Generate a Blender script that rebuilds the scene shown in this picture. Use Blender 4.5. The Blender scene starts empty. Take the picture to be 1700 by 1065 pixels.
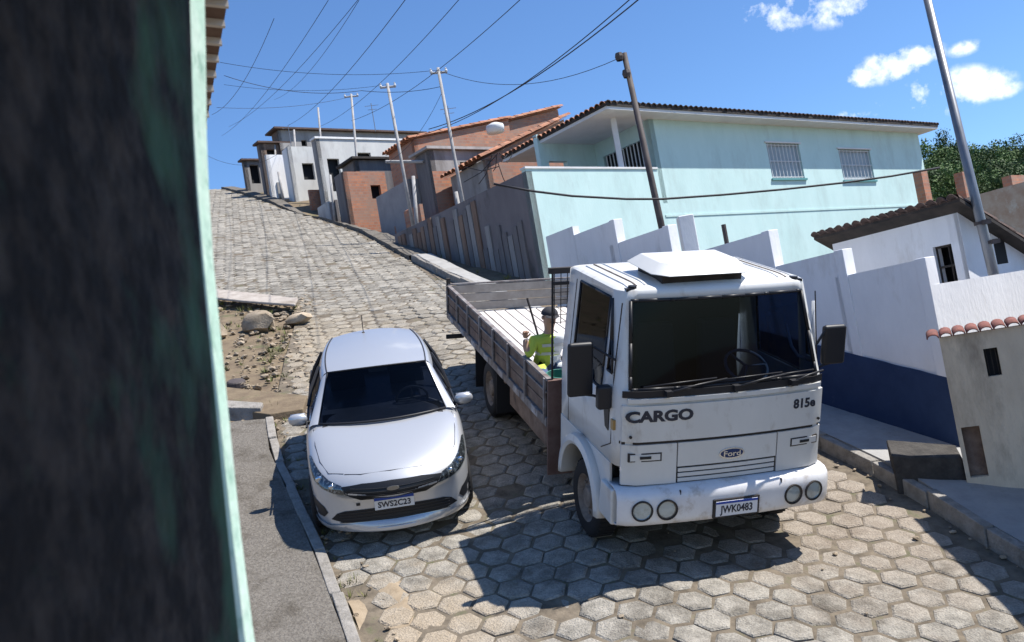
import bpy, bmesh, math, random
from math import sin, cos, pi, radians
from mathutils import Vector, Matrix, noise
from mathutils.bvhtree import BVHTree
from mathutils.geometry import delaunay_2d_cdt

random.seed(7)
sc = bpy.context.scene
col = sc.collection
V = Vector

# ------------------------------------------------------------------ camera
FPX, PITCH, ROLL = 1550.0, 0.0521, 0.1685
cp, sp_, cr, sr = cos(PITCH), sin(PITCH), cos(ROLL), sin(ROLL)
fw = V((0, cp, sp_)); up0 = V((0, -sp_, cp)); X0 = V((1, 0, 0))
right = cr * X0 - sr * up0
up = sr * X0 + cr * up0
cd = bpy.data.cameras.new('camera')
cam = bpy.data.objects.new('camera', cd); col.objects.link(cam)
cam.matrix_world = Matrix((right, up, -fw)).transposed().to_4x4()
cd.sensor_width = 36; cd.lens = 36 * FPX / 1700
cd.clip_start = 0.05; cd.clip_end = 3000
cd.dof.use_dof = True; cd.dof.focus_distance = 13; cd.dof.aperture_fstop = 5.0
sc.camera = cam

# ------------------------------------------------------------------ sun, sky, exposure
S = V((.70, -.04, 1.12)).normalized()
sd = bpy.data.lights.new('sun', 'SUN'); sd.energy = 5.0; sd.angle = radians(.5); sd.color = (1, .955, .88)
so = bpy.data.objects.new('sun', sd); col.objects.link(so)
so.rotation_euler = (-S).to_track_quat('-Z', 'Y').to_euler()
sc.view_settings.view_transform = 'Standard'; sc.view_settings.look = 'None'
sc.view_settings.exposure = 0.68; sc.view_settings.gamma = 1; sc.view_settings.use_curve_mapping = False
w = bpy.data.worlds.new('World'); sc.world = w; w.use_nodes = True
nt = w.node_tree; nt.nodes.clear()
def wn(t, **k):
    n_ = nt.nodes.new(t)
    for a, b in k.items(): setattr(n_, a, b)
    return n_
out = wn('ShaderNodeOutputWorld'); bg = wn('ShaderNodeBackground'); sky = wn('ShaderNodeTexSky')
sky.sky_type = 'NISHITA'; sky.sun_disc = False
sky.sun_elevation = math.asin(S.z); sky.sun_rotation = math.atan2(S.x, S.y)
sky.altitude = 700; sky.air_density = 1.0; sky.dust_density = 0.1; sky.ozone_density = 5
def ray(u, v):
    x = (u - 850) / FPX; y = (v - 532.5) / FPX
    return (fw + right * x - up * y)
def at(u, v, Y):
    d = ray(u, v); return d * (Y / d.y)
tc = wn('ShaderNodeTexCoord'); nz = wn('ShaderNodeTexNoise'); nz.inputs['Scale'].default_value = 17; nz.inputs['Detail'].default_value = 7; nz.inputs['Roughness'].default_value = .62
nt.links.new(tc.outputs['Generated'], nz.inputs['Vector'])
cloud = None
def wmath(op, a, b):
    m = wn('ShaderNodeMath', operation=op)
    for i, q in enumerate((a, b)):
        if q is None: continue
        if isinstance(q, (int, float)): m.inputs[i].default_value = q
        else: nt.links.new(q, m.inputs[i])
    return m.outputs[0]
# small cumulus puffs at their bearings (also some outside the frame so that the sky carries on alike)
puffs = [((1285, 22), .042, 1), ((1395, 8), .035, .9), ((1240, 36), .022, .7), ((1480, 108), .030, .9), ((1525, 95), .022, .9), ((1440, 124), .022, .7), ((1570, 152), .040, 1), ((1620, 145), .03, 1), ((1430, 187), .020, .8), ((1180, 8), .012, .6), ((1600, 80), .012, .6),
         ((1665, 150), .014, .7), ((2000, -120), .09, 1), ((1900, 90), .05, 1), ((-300, -100), .06, .8), ((1350, -300), .08, 1), ((700, -520), .07, .8)]
for (pu, pv), rad, st in puffs:
    d = ray(pu, pv).normalized()
    sb = wn('ShaderNodeVectorMath', operation='SUBTRACT'); nt.links.new(tc.outputs['Generated'], sb.inputs[0]); sb.inputs[1].default_value = d
    sx = wn('ShaderNodeVectorMath', operation='MULTIPLY'); nt.links.new(sb.outputs[0], sx.inputs[0]); sx.inputs[1].default_value = (.8, .8, 1.7)
    ln = wn('ShaderNodeVectorMath', operation='LENGTH'); nt.links.new(sx.outputs[0], ln.inputs[0])
    q = wmath('DIVIDE', ln.outputs['Value'], rad * .82)
    q = wmath('SUBTRACT', 1.0, q); q = wmath('MULTIPLY', q, st); q = wmath('MAXIMUM', q, -1.0)
    cloud = q if cloud is None else wmath('MAXIMUM', cloud, q)
nzs = wmath('MULTIPLY', wmath('SUBTRACT', nz.outputs['Fac'], .5), 7.0)
cl = wmath('ADD', cloud, nzs)
mr = wn('ShaderNodeMapRange'); nt.links.new(cl, mr.inputs['Value']); mr.inputs['From Min'].default_value = .02; mr.inputs['From Max'].default_value = 1.15
# nothing where the puff falls off entirely
gate = wn('ShaderNodeMapRange'); nt.links.new(cloud, gate.inputs['Value']); gate.inputs['From Min'].default_value = -.25; gate.inputs['From Max'].default_value = .15
fac = wmath('MULTIPLY', mr.outputs[0], gate.outputs[0])
mx = wn('ShaderNodeMix', data_type='RGBA')
tn = wn('ShaderNodeVectorMath', operation='MULTIPLY'); nt.links.new(sky.outputs[0], tn.inputs[0]); tn.inputs[1].default_value = (.80, .97, 1.14)
nt.links.new(fac, mx.inputs['Factor']); nt.links.new(tn.outputs[0], mx.inputs['A'])
mx.inputs['B'].default_value = (9.5, 9.7, 10, 1)
nt.links.new(mx.outputs['Result'], bg.inputs[0]); bg.inputs[1].default_value = .100
nt.links.new(bg.outputs[0], out.inputs[0])

# ------------------------------------------------------------------ helpers
def tag(o, label=None, cat=None, group=None, kind=None):
    if label: o['label'] = label
    if cat: o['category'] = cat
    if group: o['group'] = group
    if kind: o['kind'] = kind
    return o
def empty(name, loc=(0, 0, 0), label=None, cat=None, group=None, M=None):
    o = bpy.data.objects.new(name, None); col.objects.link(o); o.empty_display_size = .2
    if M is not None: o.matrix_world = M
    else: o.location = loc
    return tag(o, label, cat, group)
def lin(c): return tuple(((x / 255) / 12.92 if x / 255 <= .04045 else ((x / 255 + .055) / 1.055) ** 2.4) for x in c)
MATS = {}
def mat(name, c, rough=.8, metal=0, c2=None, scale=4, c3=None, bump=0, bscale=30, spec=.3, coat=0, stretch=(1, 1, 1), f=(.35, .65), c3f=(.55, .7), c3scale=1.2, island=0, detail=6):
    if name in MATS: return MATS[name]
    m = bpy.data.materials.new(name); m.use_nodes = True; t = m.node_tree; b = t.nodes['Principled BSDF']
    b.inputs['Base Color'].default_value = (*c, 1); b.inputs['Roughness'].default_value = rough; b.inputs['Metallic'].default_value = metal
    b.inputs['Specular IOR Level'].default_value = spec; b.inputs['Coat Weight'].default_value = coat; b.inputs['Coat Roughness'].default_value = .08
    L = t.links.new; N = t.nodes.new
    ge = N('ShaderNodeNewGeometry')
    mp = N('ShaderNodeMapping'); L(ge.outputs['Position'], mp.inputs[0]); mp.inputs['Scale'].default_value = stretch
    cur = None
    if c2:
        n1 = N('ShaderNodeTexNoise'); L(mp.outputs[0], n1.inputs['Vector']); n1.inputs['Scale'].default_value = scale; n1.inputs['Detail'].default_value = detail; n1.inputs['Roughness'].default_value = .65
        r = N('ShaderNodeMapRange'); L(n1.outputs['Fac'], r.inputs[0]); r.inputs['From Min'].default_value = f[0]; r.inputs['From Max'].default_value = f[1]
        x = N('ShaderNodeMix'); x.data_type = 'RGBA'; L(r.outputs[0], x.inputs['Factor']); x.inputs['A'].default_value = (*c, 1); x.inputs['B'].default_value = (*c2, 1)
        cur = x.outputs['Result']
    if c3:
        n2 = N('ShaderNodeTexNoise'); L(mp.outputs[0], n2.inputs['Vector']); n2.inputs['Scale'].default_value = c3scale; n2.inputs['Detail'].default_value = 8; n2.inputs['Roughness'].default_value = .7
        r = N('ShaderNodeMapRange'); L(n2.outputs['Fac'], r.inputs[0]); r.inputs['From Min'].default_value = c3f[0]; r.inputs['From Max'].default_value = c3f[1]
        x = N('ShaderNodeMix'); x.data_type = 'RGBA'; L(r.outputs[0], x.inputs['Factor'])
        if cur: L(cur, x.inputs['A'])
        else: x.inputs['A'].default_value = (*c, 1)
        x.inputs['B'].default_value = (*c3, 1); cur = x.outputs['Result']
    if island:
        r = N('ShaderNodeMapRange'); L(ge.outputs['Random Per Island'], r.inputs[0]); r.inputs['To Min'].default_value = 1 - island; r.inputs['To Max'].default_value = 1 + island
        x = N('ShaderNodeVectorMath'); x.operation = 'SCALE'
        if cur: L(cur, x.inputs[0])
        else: x.inputs[0].default_value = c
        L(r.outputs[0], x.inputs['Scale']); cur = x.outputs[0]
    if cur: L(cur, b.inputs['Base Color'])
    if bump:
        n3 = N('ShaderNodeTexNoise'); L(mp.outputs[0], n3.inputs['Vector']); n3.inputs['Scale'].default_value = bscale; n3.inputs['Detail'].default_value = 5
        bp = N('ShaderNodeBump'); bp.inputs['Strength'].default_value = bump; bp.inputs['Distance'].default_value = .02; L(n3.outputs['Fac'], bp.inputs['Height']); L(bp.outputs[0], b.inputs['Normal'])
    MATS[name] = m; return m

class MB:
    def __init__(s): s.v = []; s.f = []; s.mi = []
    def add(s, vs, fs, mi=0):
        k = len(s.v); s.v += [V(p) for p in vs]; s.f += [tuple(i + k for i in q) for q in fs]; s.mi += [mi] * len(fs); return s
    def quad(s, a, b, c, d, mi=0): return s.add([a, b, c, d], [(0, 1, 2, 3)], mi)
    def hexa(s, p, mi=0):   # p: 4 bottom ccw + 4 top
        return s.add(p, [(3, 2, 1, 0), (4, 5, 6, 7), (0, 1, 5, 4), (1, 2, 6, 5), (2, 3, 7, 6), (3, 0, 4, 7)], mi)
    def box(s, a, b, M=None, mi=0):
        x0, y0, z0 = a; x1, y1, z1 = b
        p = [V(q) for q in ((x0, y0, z0), (x1, y0, z0), (x1, y1, z0), (x0, y1, z0), (x0, y0, z1), (x1, y0, z1), (x1, y1, z1), (x0, y1, z1))]
        if M is not None: p = [M @ q for q in p]
        return s.hexa(p, mi)
    def prism(s, poly, h0, h1, fn=None, mi=0):   # poly list of 2d; fn(x,y,h)->Vector
        fn = fn or (lambda x, y, h: V((x, y, h))); n_ = len(poly)
        vs = [fn(x, y, h0) for x, y in poly] + [fn(x, y, h1) for x, y in poly]
        fs = [tuple(range(n_ - 1, -1, -1)), tuple(range(n_, 2 * n_))] + [(i, (i + 1) % n_, n_ + (i + 1) % n_, n_ + i) for i in range(n_)]
        return s.add(vs, fs, mi)
    def tube(s, pts, r, seg=8, cap=True, mi=0, r1=None):
        pts = [V(p) for p in pts]; k = len(s.v); n_ = len(pts)
        ref = None
        for i, p in enumerate(pts):
            d = (pts[min(i + 1, n_ - 1)] - pts[max(i - 1, 0)]).normalized()
            if ref is None: ref = d.orthogonal().normalized()
            e = (ref - d * ref.dot(d)).normalized(); ref = e; g = d.cross(e)
            rr = r if r1 is None else r + (r1 - r) * i / (n_ - 1)
            for j in range(seg):
                a = 2 * pi * j / seg; s.v.append(p + (e * cos(a) + g * sin(a)) * rr)
        for i in range(n_ - 1):
            for j in range(seg):
                s.f.append((k + i * seg + j, k + i * seg + (j + 1) % seg, k + (i + 1) * seg + (j + 1) % seg, k + (i + 1) * seg + j)); s.mi.append(mi)
        if cap:
            s.f.append(tuple(k + j for j in range(seg - 1, -1, -1))); s.f.append(tuple(k + (n_ - 1) * seg + j for j in range(seg))); s.mi += [mi, mi]
        return s
    def lathe(s, prof, c, axis, seg=20, mi=0):   # prof: (r, h) along axis
        ax = V(axis).normalized(); e = ax.orthogonal().normalized(); g = ax.cross(e); k = len(s.v); c = V(c)
        for r, h in prof:
            for j in range(seg):
                a = 2 * pi * j / seg; s.v.append(c + ax * h + (e * cos(a) + g * sin(a)) * r)
        for i in range(len(prof) - 1):
            for j in range(seg):
                s.f.append((k + i * seg + j, k + i * seg + (j + 1) % seg, k + (i + 1) * seg + (j + 1) % seg, k + (i + 1) * seg + j)); s.mi.append(mi)
        return s
    def grid(s, P, mi=0, closed=False):
        k = len(s.v); R, Cn = len(P), len(P[0])
        for row in P: s.v += [V(p) for p in row]
        for i in range(R - 1):
            for j in range(Cn - 1): s.f.append((k + i * Cn + j, k + i * Cn + j + 1, k + (i + 1) * Cn + j + 1, k + (i + 1) * Cn + j)); s.mi.append(mi)
        return s
    def mesh(s, name, mats, smooth=False):
        me = bpy.data.meshes.new(name); me.from_pydata([tuple(p) for p in s.v], [], s.f)
        for m in (mats if isinstance(mats, (list, tuple)) else [mats]): me.materials.append(m)
        me.polygons.foreach_set('material_index', s.mi)
        if smooth: me.polygons.foreach_set('use_smooth', [True] * len(s.f))
        me.update(); return me
    def build(s, name, mats, parent=None, smooth=False, kind=None, bevel=0, label=None, cat=None, group=None, auto=None, M=None):
        me = s.mesh(name, mats, smooth)
        o = bpy.data.objects.new(name, me); col.objects.link(o)
        if parent: o.parent = parent
        if M is not None: o.matrix_world = M
        if bevel:
            b = o.modifiers.new('bevel', 'BEVEL'); b.width = bevel; b.segments = 2; b.limit_method = 'ANGLE'; b.angle_limit = radians(35)
            me.polygons.foreach_set('use_smooth', [True] * len(me.polygons)); me.update()
            wn_ = o.modifiers.new('wn', 'WEIGHTED_NORMAL'); wn_.keep_sharp = True
        if auto: smooth_angle(me, auto)
        tag(o, label, cat, group, kind)
        return o
def smooth_angle(me, ang):
    me.polygons.foreach_set('use_smooth', [True] * len(me.polygons))
    bm = bmesh.new(); bm.from_mesh(me)
    for e in bm.edges:
        if len(e.link_faces) == 2 and e.calc_face_angle(0) > ang: e.smooth = False
    bm.to_mesh(me); bm.free()
def inst(o, M, parent=None, name=None):
    c = o.copy(); col.objects.link(c); c.parent = parent; c.matrix_world = M; return c
def clean(o, d=1e-4, recalc=True):
    bm = bmesh.new(); bm.from_mesh(o.data); bmesh.ops.remove_doubles(bm, verts=bm.verts, dist=d)
    if recalc: bmesh.ops.recalc_face_normals(bm, faces=bm.faces)
    bm.to_mesh(o.data); bm.free(); return o
def bake(o, keep=True):
    dg = bpy.context.evaluated_depsgraph_get(); me = bpy.data.meshes.new_from_object(o.evaluated_get(dg)); o.modifiers.clear(); o.data = me; return o
def text(body, size, m, parent, M, name='lettering', extrude=.002, align='CENTER', bold=0, sx=1):
    cu = bpy.data.curves.new('t', 'FONT'); cu.body = body; cu.size = size; cu.extrude = extrude; cu.align_x = align; cu.align_y = 'CENTER'; cu.offset = bold; cu.resolution_u = 3
    t_ = bpy.data.objects.new('t', cu); col.objects.link(t_)
    dg = bpy.context.evaluated_depsgraph_get(); me = bpy.data.meshes.new_from_object(t_.evaluated_get(dg)); bpy.data.objects.remove(t_)
    me.transform(M @ Matrix.Diagonal((sx, 1, 1, 1))); me.materials.clear(); me.materials.append(m)
    o = bpy.data.objects.new(name, me); col.objects.link(o); o.parent = parent; return o
def cdt(poly, step, holes=()):
    pts = []; edges = []
    def ring(pl, st):
        k = len(pts); out_ = []
        for i in range(len(pl)):
            a = V(pl[i]); b = V(pl[(i + 1) % len(pl)]); m_ = max(1, int((b - a).length / st))
            for q in range(m_): out_.append(a.lerp(b, q / m_))
        pts.extend(out_); edges.extend([(k + i, k + (i + 1) % len(out_)) for i in range(len(out_))])
    ring(poly, step)
    xs = [p[0] for p in poly]; ys = [p[1] for p in poly]
    def inside(x, y, pl):
        c_ = False; j = len(pl) - 1
        for i in range(len(pl)):
            if (pl[i][1] > y) != (pl[j][1] > y) and x < (pl[j][0] - pl[i][0]) * (y - pl[i][1]) / (pl[j][1] - pl[i][1]) + pl[i][0]: c_ = not c_
            j = i
        return c_
    x = min(xs) + step * .5
    while x < max(xs):
        y = min(ys) + step * .5
        while y < max(ys):
            if inside(x, y, poly): pts.append(V((x, y)))
            y += step
        x += step
    r = delaunay_2d_cdt(pts, edges, [], 1, 1e-5)
    return r[0], [tuple(f_) for f_ in r[2]]
def decal(bvh, poly, axis, off, m, name, parent, step=.04, thick=0, start=5.0, smooth=True):
    """a panel that follows the body: 2D outline dropped on the body surface and stood proud by off"""
    vs, fs = cdt([V(p) for p in poly], step); P = []; last = None
    d = V(axis)
    for p in vs:
        if axis == (0, 1, 0): o_ = V((p.x, -start, p.y))
        elif axis == (0, 0, -1): o_ = V((p.x, p.y, start))
        else: o_ = V((-d.x * start, p.x, p.y))
        h = bvh.ray_cast(o_, d)
        if h[0] is None:
            h = bvh.find_nearest(o_ + d * start); q = h[0] + h[1] * off
        else: q = h[0] + (h[1] if h[1].dot(d) < 0 else -h[1]) * off
        P.append(q)
    mb = MB(); mb.add(P, fs)
    o = mb.build(name, m, parent, smooth=smooth)
    if thick:
        so_ = o.modifiers.new('s', 'SOLIDIFY'); so_.thickness = thick; so_.offset = 0
    return o

# ------------------------------------------------------------------ ground shape
P0 = V((-1.4987, 9.5231, -1.5506)); YW = .2; SL = .31
Rm = Matrix.Rotation(YW, 3, 'Z') @ Matrix.Rotation(SL, 3, 'X') @ Matrix.Rotation(.05, 3, 'Y')
NP = Rm @ V((0, 0, 1))
et = V((cos(YW), sin(YW), 0)); es = V((-sin(YW), cos(YW), 0))
def TS(x, y):
    q = V((x - P0.x, y - P0.y, 0)); return q.dot(et), q.dot(es)
CR = [(-1.4, -.03), (-.6, -.012), (0, 0), (.8, .022), (1.8, .10), (2.75, .060), (3.7, 0), (4.3, -.02), (5.2, -.02)]
def crown(t):
    if t <= CR[0][0]: return CR[0][1]
    for (a, b), (c_, d_) in zip(CR, CR[1:]):
        if t < c_:
            k = (t - a) / (c_ - a); return b + (d_ - b) * k * k * (3 - 2 * k)
    return CR[-1][1]
def G(x, y):
    t, s = TS(x, y)
    sc_ = max(s, -22.0)
    xx, yy = P0.x + et.x * t + es.x * sc_, P0.y + et.y * t + es.y * sc_
    z = P0.z - (NP.x * (xx - P0.x) + NP.y * (yy - P0.y)) / NP.z
    fade = min(1, max(0, (16 - s) / 4))
    z += crown(t) * fade
    dw = (x - 4.07) * .8634 + (y - 12.25) * .5046
    if dw > .35 and 1 < s < 11: z -= min(1.1, (dw - .35) * 1.2) * min(1, (s - 1) / 1.5, (11 - s) / 2)
    if t > 13: z -= min(.16 * (t - 13), 6)
    if dw > 2.6 and s < 34: z -= min(2.6, (dw - 2.6) * .8) * min(1, max(0, (s - 7) / 4), (34 - s) / 6)
    k = s - 42.5
    if k > 0: z -= .02 * min(k, 8) ** 2 + (max(k - 8, 0)) * .33
    return z
def W(t, s, h=0):
    x = P0.x + et.x * t + es.x * s; y = P0.y + et.y * t + es.y * s
    return V((x, y, G(x, y) + h))
def WG(x, y, h=0): return V((x, y, G(x, y) + h))
def lerp_line(L, s):
    if s <= L[0][1]: return L[0][0]
    for (t0, s0), (t1, s1) in zip(L, L[1:]):
        if s <= s1: return t0 + (t1 - t0) * (s - s0) / (s1 - s0)
    return L[-1][0]
CS = .9523
KL = [(.2, -8.), (-.3, -3.4), (-.52, -1.47 * CS), (-.65, -.47 * CS), (-.81, .61), (-1.2, 3.0), (-1.3, 4.7), (-1.15, 7.5), (-.95, 10.), (-.95, 12.4), (-2.6, 13.6), (-3.2, 15.), (-4.6, 26), (-6.5, 38), (-9, 48)]
KR = [(5.6, -8.), (5.36, -2.2), (5.34, -1.46), (5.38, -.31), (5.25, .63), (4.9, 3), (4.0, 7), (3.3, 10), (2.69, 12.84), (2.24, 16.2), (1.39, 22.2), (-.51, 29.4), (-3.23, 39.3), (-5.9, 48)]
def left(s): return lerp_line(KL, s)
def rightk(s): return lerp_line(KR, s)

# ------------------------------------------------------------------ materials
M_dirt = mat('dry_earth', (.12, .088, .06), .95, c2=(.20, .155, .10), scale=3, c3=(.09, .10, .045), c3f=(.55, .68), bump=.5, bscale=25)
M_joint = mat('joint_dirt', (.085, .070, .052), .95, c2=(.19, .155, .115), scale=6, c3=(.06, .075, .03), c3scale=3, bump=.4)
def mat_paver():
    m = mat('paver_concrete', (.195, .180, .155), .92, c2=(.33, .305, .265), scale=7, c3=(.10, .088, .072), c3scale=1.9, c3f=(.50, .70), bump=1, bscale=60, island=.20)
    t = m.node_tree; b = t.nodes['Principled BSDF']; L = t.links.new; N = t.nodes.new
    src = b.inputs['Base Color'].links[0].from_socket
    ge = N('ShaderNodeNewGeometry'); cc = src
    # red-brown earth dusted over two stretches of the paving
    for cen, rad, colr, amt in ((W(4.6, -.6), 1.9, (.28, .215, .16), .45), (W(-.1, -1.6), 1.0, (.36, .28, .19), .6), (W(-1.6, 8.), 3.4, (.33, .27, .19), .6)):
        d_ = N('ShaderNodeVectorMath'); d_.operation = 'DISTANCE'; L(ge.outputs['Position'], d_.inputs[0]); d_.inputs[1].default_value = cen
        n_ = N('ShaderNodeTexNoise'); L(ge.outputs['Position'], n_.inputs['Vector']); n_.inputs['Scale'].default_value = 3; n_.inputs['Detail'].default_value = 8
        a_ = N('ShaderNodeMath'); a_.operation = 'MULTIPLY_ADD'; L(n_.outputs['Fac'], a_.inputs[0]); a_.inputs[1].default_value = -rad * 1.6; L(d_.outputs['Value'], a_.inputs[2])
        r = N('ShaderNodeMapRange'); L(a_.outputs[0], r.inputs[0]); r.inputs['From Min'].default_value = -rad * .4; r.inputs['From Max'].default_value = rad * .5; r.inputs['To Min'].default_value = amt; r.inputs['To Max'].default_value = 0
        x = N('ShaderNodeMix'); x.data_type = 'RGBA'; L(r.outputs[0], x.inputs['Factor']); L(cc, x.inputs['A']); x.inputs['B'].default_value = (*colr, 1); cc = x.outputs['Result']
    sp = N('ShaderNodeTexNoise'); L(ge.outputs['Position'], sp.inputs['Vector']); sp.inputs['Scale'].default_value = 55; sp.inputs['Detail'].default_value = 3
    r = N('ShaderNodeMapRange'); L(sp.outputs['Fac'], r.inputs[0]); r.inputs['From Min'].default_value = .3; r.inputs['From Max'].default_value = .7; r.inputs['To Min'].default_value = .78; r.inputs['To Max'].default_value = 1.22
    x = N('ShaderNodeVectorMath'); x.operation = 'SCALE'; L(cc, x.inputs[0]); L(r.outputs[0], x.inputs['Scale'])
    L(x.outputs[0], b.inputs['Base Color'])
    return m
M_paver = mat_paver()
M_conc = mat('rough_concrete', (.105, .093, .080), .92, c2=(.185, .168, .145), scale=32, f=(.36, .64), c3=(.075, .064, .05), c3scale=2.2, c3f=(.48, .66), bump=1, bscale=45, detail=10)
M_kerb = mat('kerb_concrete', (.30, .28, .255), .9, c2=(.20, .185, .165), scale=8, c3=(.10, .09, .075), c3scale=3, bump=.8, bscale=40)
M_white = mat('whitewash', (.70, .70, .71), .85, c2=(.78, .78, .79), scale=2, c3=(.44, .41, .37), c3scale=1.3, c3f=(.55, .8), stretch=(1, 1, .35), bump=.25, bscale=25)
M_blue = mat('blue_band_paint', (.014, .034, .092), .7, c2=(.022, .046, .115), scale=3, c3=(.10, .12, .18), c3scale=2, c3f=(.6, .8), bump=.2)
M_mint = mat('mint_paint', (.47, .64, .63), .85, c2=(.52, .69, .68), scale=1.5, c3=(.38, .50, .49), c3scale=1.1, c3f=(.50, .78), stretch=(1, 1, .4), bump=.15, bscale=20)
M_teal = mat('teal_trim', (.10, .27, .28), .6)
M_ceil = mat('white_soffit', (.66, .67, .68), .8, c2=(.58, .59, .6), scale=2)
M_tile = mat('clay_tile', (.36, .15, .09), .9, c2=(.46, .24, .15), scale=3, c3=(.16, .09, .07), c3scale=2.5, c3f=(.5, .65), island=.25, bump=.3)
M_dtile = mat('weathered_tile', (.075, .055, .05), .9, c2=(.13, .085, .07), scale=4, c3=(.06, .05, .045), c3scale=2, island=.25, bump=.3)
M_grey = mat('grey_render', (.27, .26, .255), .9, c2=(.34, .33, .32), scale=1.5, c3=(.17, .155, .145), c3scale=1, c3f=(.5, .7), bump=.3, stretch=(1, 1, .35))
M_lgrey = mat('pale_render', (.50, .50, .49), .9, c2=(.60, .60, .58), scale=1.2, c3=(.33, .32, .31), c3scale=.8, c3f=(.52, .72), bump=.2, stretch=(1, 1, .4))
M_dark = mat('dark_void', (.012, .013, .016), .7)
M_wood = mat('weathered_wood', (.125, .082, .062), .85, c2=(.22, .16, .125), scale=5, c3=(.07, .05, .045), c3scale=3, bump=.3, island=.2)
M_woodl = mat('bleached_plank', (.50, .47, .45), .85, c2=(.62, .59, .57), scale=6, c3=(.36, .33, .30), c3scale=4, island=.12, bump=.3)
M_beige = mat('stained_beige_render', (.66, .57, .44), .9, c2=(.54, .46, .35), scale=2.5, c3=(.30, .25, .19), c3scale=1.6, c3f=(.5, .72), bump=.4, stretch=(1.5, 1.5, .5))
M_wire = mat('cable_black', (.02, .02, .025), .6)
M_polew = mat('concrete_post', (.40, .39, .385), .85, c2=(.28, .27, .265), scale=4, bump=.2)
M_poled = mat('dark_post', (.05, .04, .042), .7, c2=(.09, .075, .07), scale=4)
M_metal = mat('galvanised_pole', (.26, .27, .29), .45, metal=.6, c2=(.16, .165, .18), scale=8, stretch=(1, 1, .3))
M_leaf = mat('leaf_dark', (.028, .055, .018), .7, c2=(.06, .10, .03), scale=1.2, island=.35)
M_leaf2 = mat('leaf_light', (.06, .11, .03), .7, c2=(.09, .15, .045), scale=1.2, island=.35)
M_bark = mat('bark', (.08, .06, .045), .9)
def mat_brick():
    if 'brick_wall' in MATS: return MATS['brick_wall']
    m = bpy.data.materials.new('brick_wall'); m.use_nodes = True; t = m.node_tree; b = t.nodes['Principled BSDF']; L = t.links.new; N = t.nodes.new
    ge = N('ShaderNodeNewGeometry'); mp = N('ShaderNodeMapping'); mp.vector_type = 'TEXTURE'
    L(ge.outputs['Position'], mp.inputs[0]); mp.inputs['Rotation'].default_value = (0, 0, radians(33))
    sp = N('ShaderNodeSeparateXYZ'); L(mp.outputs[0], sp.inputs[0]); ad = N('ShaderNodeMath'); L(sp.outputs['X'], ad.inputs[0]); L(sp.outputs['Y'], ad.inputs[1])
    cb = N('ShaderNodeCombineXYZ'); L(ad.outputs[0], cb.inputs['X']); L(sp.outputs['Z'], cb.inputs['Y'])
    br = N('ShaderNodeTexBrick'); L(cb.outputs[0], br.inputs['Vector']); br.inputs['Scale'].default_value = 1; br.inputs['Brick Width'].default_value = .20; br.inputs['Row Height'].default_value = .11; br.inputs['Mortar Size'].default_value = .012
    br.inputs['Color1'].default_value = (.48, .20, .11, 1); br.inputs['Color2'].default_value = (.33, .13, .08, 1); br.inputs['Mortar'].default_value = (.30, .20, .155, 1)
    n_ = N('ShaderNodeTexNoise'); L(ge.outputs['Position'], n_.inputs['Vector']); n_.inputs['Scale'].default_value = 1.6; n_.inputs['Detail'].default_value = 8
    r = N('ShaderNodeMapRange'); L(n_.outputs['Fac'], r.inputs[0]); r.inputs['From Min'].default_value = .38; r.inputs['From Max'].default_value = .68; r.inputs['To Max'].default_value = .65
    x = N('ShaderNodeMix'); x.data_type = 'RGBA'; L(r.outputs[0], x.inputs['Factor']); L(br.outputs['Color'], x.inputs['A']); x.inputs['B'].default_value = (.27, .20, .165, 1)
    L(x.outputs['Result'], b.inputs['Base Color']); b.inputs['Roughness'].default_value = .9
    MATS['brick_wall'] = m; return m
M_brick = mat_brick()
def mat_glass(name, tint, fac, rough=.03):
    m = bpy.data.materials.new(name); m.use_nodes = True; t = m.node_tree; t.nodes.clear(); L = t.links.new; N = t.nodes.new
    o_ = N('ShaderNodeOutputMaterial'); tr = N('ShaderNodeBsdfTransparent'); tr.inputs[0].default_value = (*tint, 1); gl = N('ShaderNodeBsdfGlossy'); gl.inputs['Roughness'].default_value = rough; gl.inputs[0].default_value = (.9, .95, 1, 1)
    fr = N('ShaderNodeFresnel'); fr.inputs[0].default_value = 1.5; a_ = N('ShaderNodeMath'); a_.operation = 'MULTIPLY_ADD'; L(fr.outputs[0], a_.inputs[0]); a_.inputs[1].default_value = .28; a_.inputs[2].default_value = fac
    mx_ = N('ShaderNodeMixShader'); L(a_.outputs[0], mx_.inputs[0]); L(tr.outputs[0], mx_.inputs[1]); L(gl.outputs[0], mx_.inputs[2]); L(mx_.outputs[0], o_.inputs[0]); return m
M_glass = mat_glass('tinted_glass', (.16, .22, .32), .0)
M_glassd = mat_glass('dark_tinted_glass', (.12, .14, .18), .0)
M_rubber = mat('rubber', (.018, .018, .02), .75)
M_black = mat('black_plastic', (.02, .02, .023), .45)
M_chrome = mat('chrome', (.6, .62, .65), .15, metal=1)

# ------------------------------------------------------------------ terrain, road
def axis_vals(a, b, near0, near1, st, far):
    v = []; x = near0
    while x <= near1 + 1e-6: v.append(x); x += st
    x = near1; d = st
    while x < b: d *= 1.35; x += d; v.append(min(x, b))
    x = near0; d = st
    while x > a: d *= 1.35; x -= d; v.insert(0, max(x, a))
    return sorted(set(v))
ts = axis_vals(-700, 700, -14, 20, .7, 1); ss = axis_vals(-300, 900, -10, 52, .7, 1)
rows = []
for s in ss:
    r = []
    for t in ts:
        p = W(t, s)
        onroad = left(s) - .6 < t < rightk(s) + 4.5
        if onroad: p.z -= .07
        else:
            p.z -= .05 - .10 * noise.noise(V((p.x * .5, p.y * .5, 0))) * min(1, abs(s) + .2)
            if t < left(s): p.z += .0
        r.append(p)
    rows.append(r)
MB().grid(rows).build('ground', M_dirt, smooth=True, kind='structure')
rows = []; s = -8.
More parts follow.
